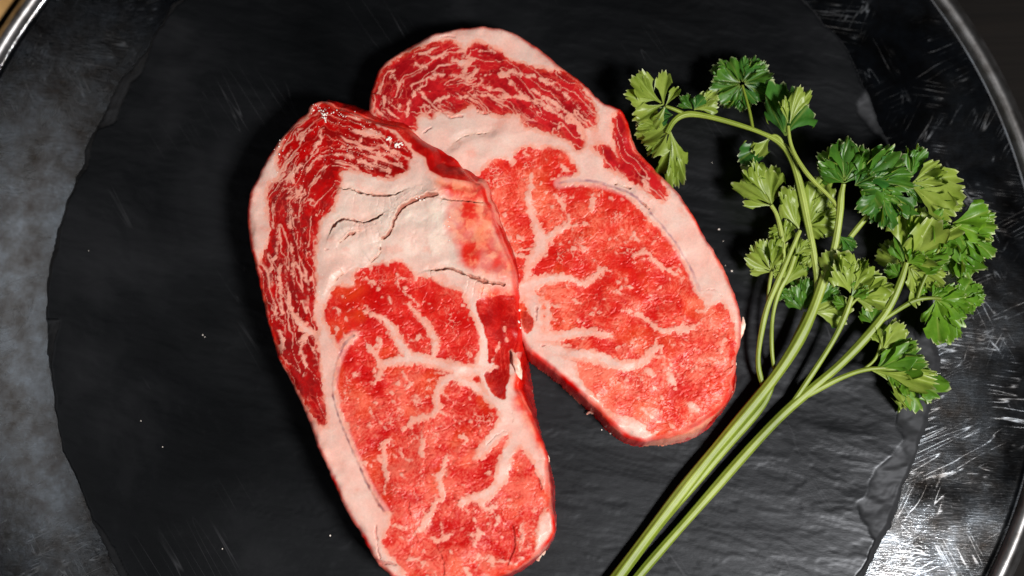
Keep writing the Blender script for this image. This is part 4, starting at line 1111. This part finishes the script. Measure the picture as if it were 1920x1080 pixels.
# right-hand sprig
s3 = empty('parsley_sprig', P(1185, 1095, 0.0), 'right hand parsley sprig reaching over the edge of the slate with bright green leaves', 'parsley', G)
s3['bright'] = 1
stem(s3, 'stem', [(1165,1118,3,17),(1195,1082,3,18),(1250,1018,3.2,18),(1310,950,3.5,19),(1400,847,4,20),(1470,772,5,20),(1530,722,6,18),(1580,680,8,18),(1640,615,11,18),(1672,570,14,16),(1690,525,17,14),(1700,492,19,11)], 14)
stem(s3, 'stalk', [(1478,765,5,9),(1500,735,6.5,11),(1530,690,8,11),(1565,635,10,11),(1588,585,13,12),(1597,555,15,10)])
stem(s3, 'stalk', [(1490,755,5.5,10),(1530,732,6.5,12),(1575,708,8,11),(1620,692,10,9),(1660,690,11,6)])
stem(s3, 'stalk', [(1652,602,12,9),(1685,580,14,9),(1715,562,16,9),(1745,558,17,7),(1765,560,18,6)])
stem(s3, 'stalk', [(1620,692,9.5,6),(1640,676,10,6),(1650,655,11,7),(1654,630,12,5)], 8)
stem(s3, 'stalk', [(1720,560,16,7),(1728,535,18,7),(1745,500,20,7),(1770,450,22,7),(1779,420,23,6)], 8)
leaf(s3, (1596,556,15), (1572,470,22), 24, -1, lobes=3, depth=.36, cup=.22, ruff=.10)
leaf(s3, (1598,552,15), (1618,482,22), 28, -1, lobes=3, depth=.40, cup=.2, ruff=.12)
leaf(s3, (1590,540,15), (1540,468,18), 12, -1, lobes=2, depth=.3)
leaf(s3, (1602,562,14), (1672,528,15), 34, -1, lobes=4, depth=.42, cup=.12)
stem(s3, 'stalk', [(1590,580,13,6),(1600,566,14,6),(1612,556,14,5)], 8)
leaf(s3, (1698,496,19), (1728,384,25), 20, -1, lobes=3, depth=.34, cup=.2, ruff=.08)
leaf(s3, (1699,496,19), (1790,412,25), 26, -1, lobes=4, depth=.38, cup=.2, ruff=.09)
leaf(s3, (1735,440,23), (1770,392,26), 36, 1, lobes=3, depth=.45, cup=.15)
leaf(s3, (1740,450,23), (1796,428,25), 30, 1, lobes=3, depth=.45, cup=.15)
leaf(s3, (1700,494,19), (1782,486,22), 26, 1, lobes=3, depth=.4, cup=.2)
leaf(s3, (1702,500,18), (1772,536,19), 36, -1, lobes=4, depth=.42, cup=.2, ruff=.12)
leaf(s3, (1697,500,18), (1682,440,20), 16, 1, lobes=2, depth=.3)
leaf(s3, (1695,505,12), (1655,450,10), 34, -1, lobes=3, depth=.4)
leaf(s3, (1705,520,17), (1728,575,14), 22, -1, lobes=2, depth=.2)
leaf(s3, (1779,420,23), (1872,418,27), 24, 1, lobes=3, depth=.20, cup=.12, ruff=.06, bend=.3)
leaf(s3, (1780,422,22), (1868,480,22), 28, 1, lobes=4, depth=.22, cup=.12, ruff=.10)
leaf(s3, (1780,422,21), (1828,530,16), 26, 1, lobes=4, depth=.22, cup=.12, ruff=.10)
leaf(s3, (1776,424,20), (1795,520,14), 22, -1, lobes=3, depth=.2)
leaf(s3, (1795,560,18), (1850,548,19), 48, 1, lobes=5, depth=.20, cup=.14, ruff=.08)
leaf(s3, (1752,560,17), (1818,588,18), 36, 1, lobes=4, depth=.26, cup=.12)
leaf(s3, (1752,562,17), (1796,648,15), 34, 1, lobes=4, depth=.34, cup=.14, ruff=.10)
leaf(s3, (1760,562,17), (1806,548,19), 40, 1, lobes=3, depth=.3)
leaf(s3, (1722,560,16), (1740,530,16), 20, 1, lobes=2)
leaf(s3, (1640,692,10), (1738,672,14), 26, 1, lobes=4, depth=.40, cup=.14)
leaf(s3, (1625,693,10), (1760,712,13), 17, -1, lobes=3, depth=.30, cup=.10, wide=.6)
leaf(s3, (1690,704,10), (1760,752,9), 36, 1, lobes=4, depth=.34, cup=.14, ruff=.08, bend=.25)
leaf(s3, (1655,694,10), (1715,768,5), 16, -1, lobes=3, depth=.3)
leaf(s3, (1650,664,11), (1686,600,14), 24, -1, lobes=3, depth=.40, cup=.10)
leaf(s3, (1650,668,11), (1718,640,14), 22, 1, lobes=3, depth=.40, cup=.12)

# small leaflets that fill the middle of the bunch
for root, bs_, tp_, sp_, sd_ in [(s2,(1478,520,12),(1450,500,14),30,-1),(s2,(1490,478,13),(1520,450,15),30,-1),(s2,(1455,540,11),(1480,560,10),26,1),(s1,(1545,520,14),(1575,490,18),26,1),
    (s1,(1530,470,14),(1500,500,12),26,-1),(s1,(1570,440,19),(1600,470,16),26,1),(s3,(1590,575,13),(1560,560,12),28,1),(s3,(1592,560,15),(1630,535,18),26,1),(s3,(1640,612,11),(1620,570,10),24,1),
    (s3,(1690,520,17),(1660,500,16),30,1),(s3,(1700,495,19),(1735,470,24),30,1),(s3,(1745,560,17),(1775,530,19),32,1),(s3,(1760,562,17),(1770,610,14),30,1),(s1,(1600,350,26),(1640,322,30),34,1),
    (s1,(1640,372,24),(1615,405,21),30,1),(s1,(1690,350,24),(1740,372,22),28,1),(s3,(1745,500,20),(1720,520,16),28,-1),(s3,(1660,690,10),(1700,722,9),30,1),(s3,(1655,650,11),(1640,612,12),24,-1),
    (s1,(1300,208,22),(1322,180,24),34,1),(s1,(1265,215,22.5),(1228,222,20),30,1),(s2,(1468,430,15),(1440,440,13),30,-1)]:
    leaf(root, bs_, tp_, sp_, sd_, lobes=3, depth=.4, cup=.15, ruff=.10)
del s3['bright']
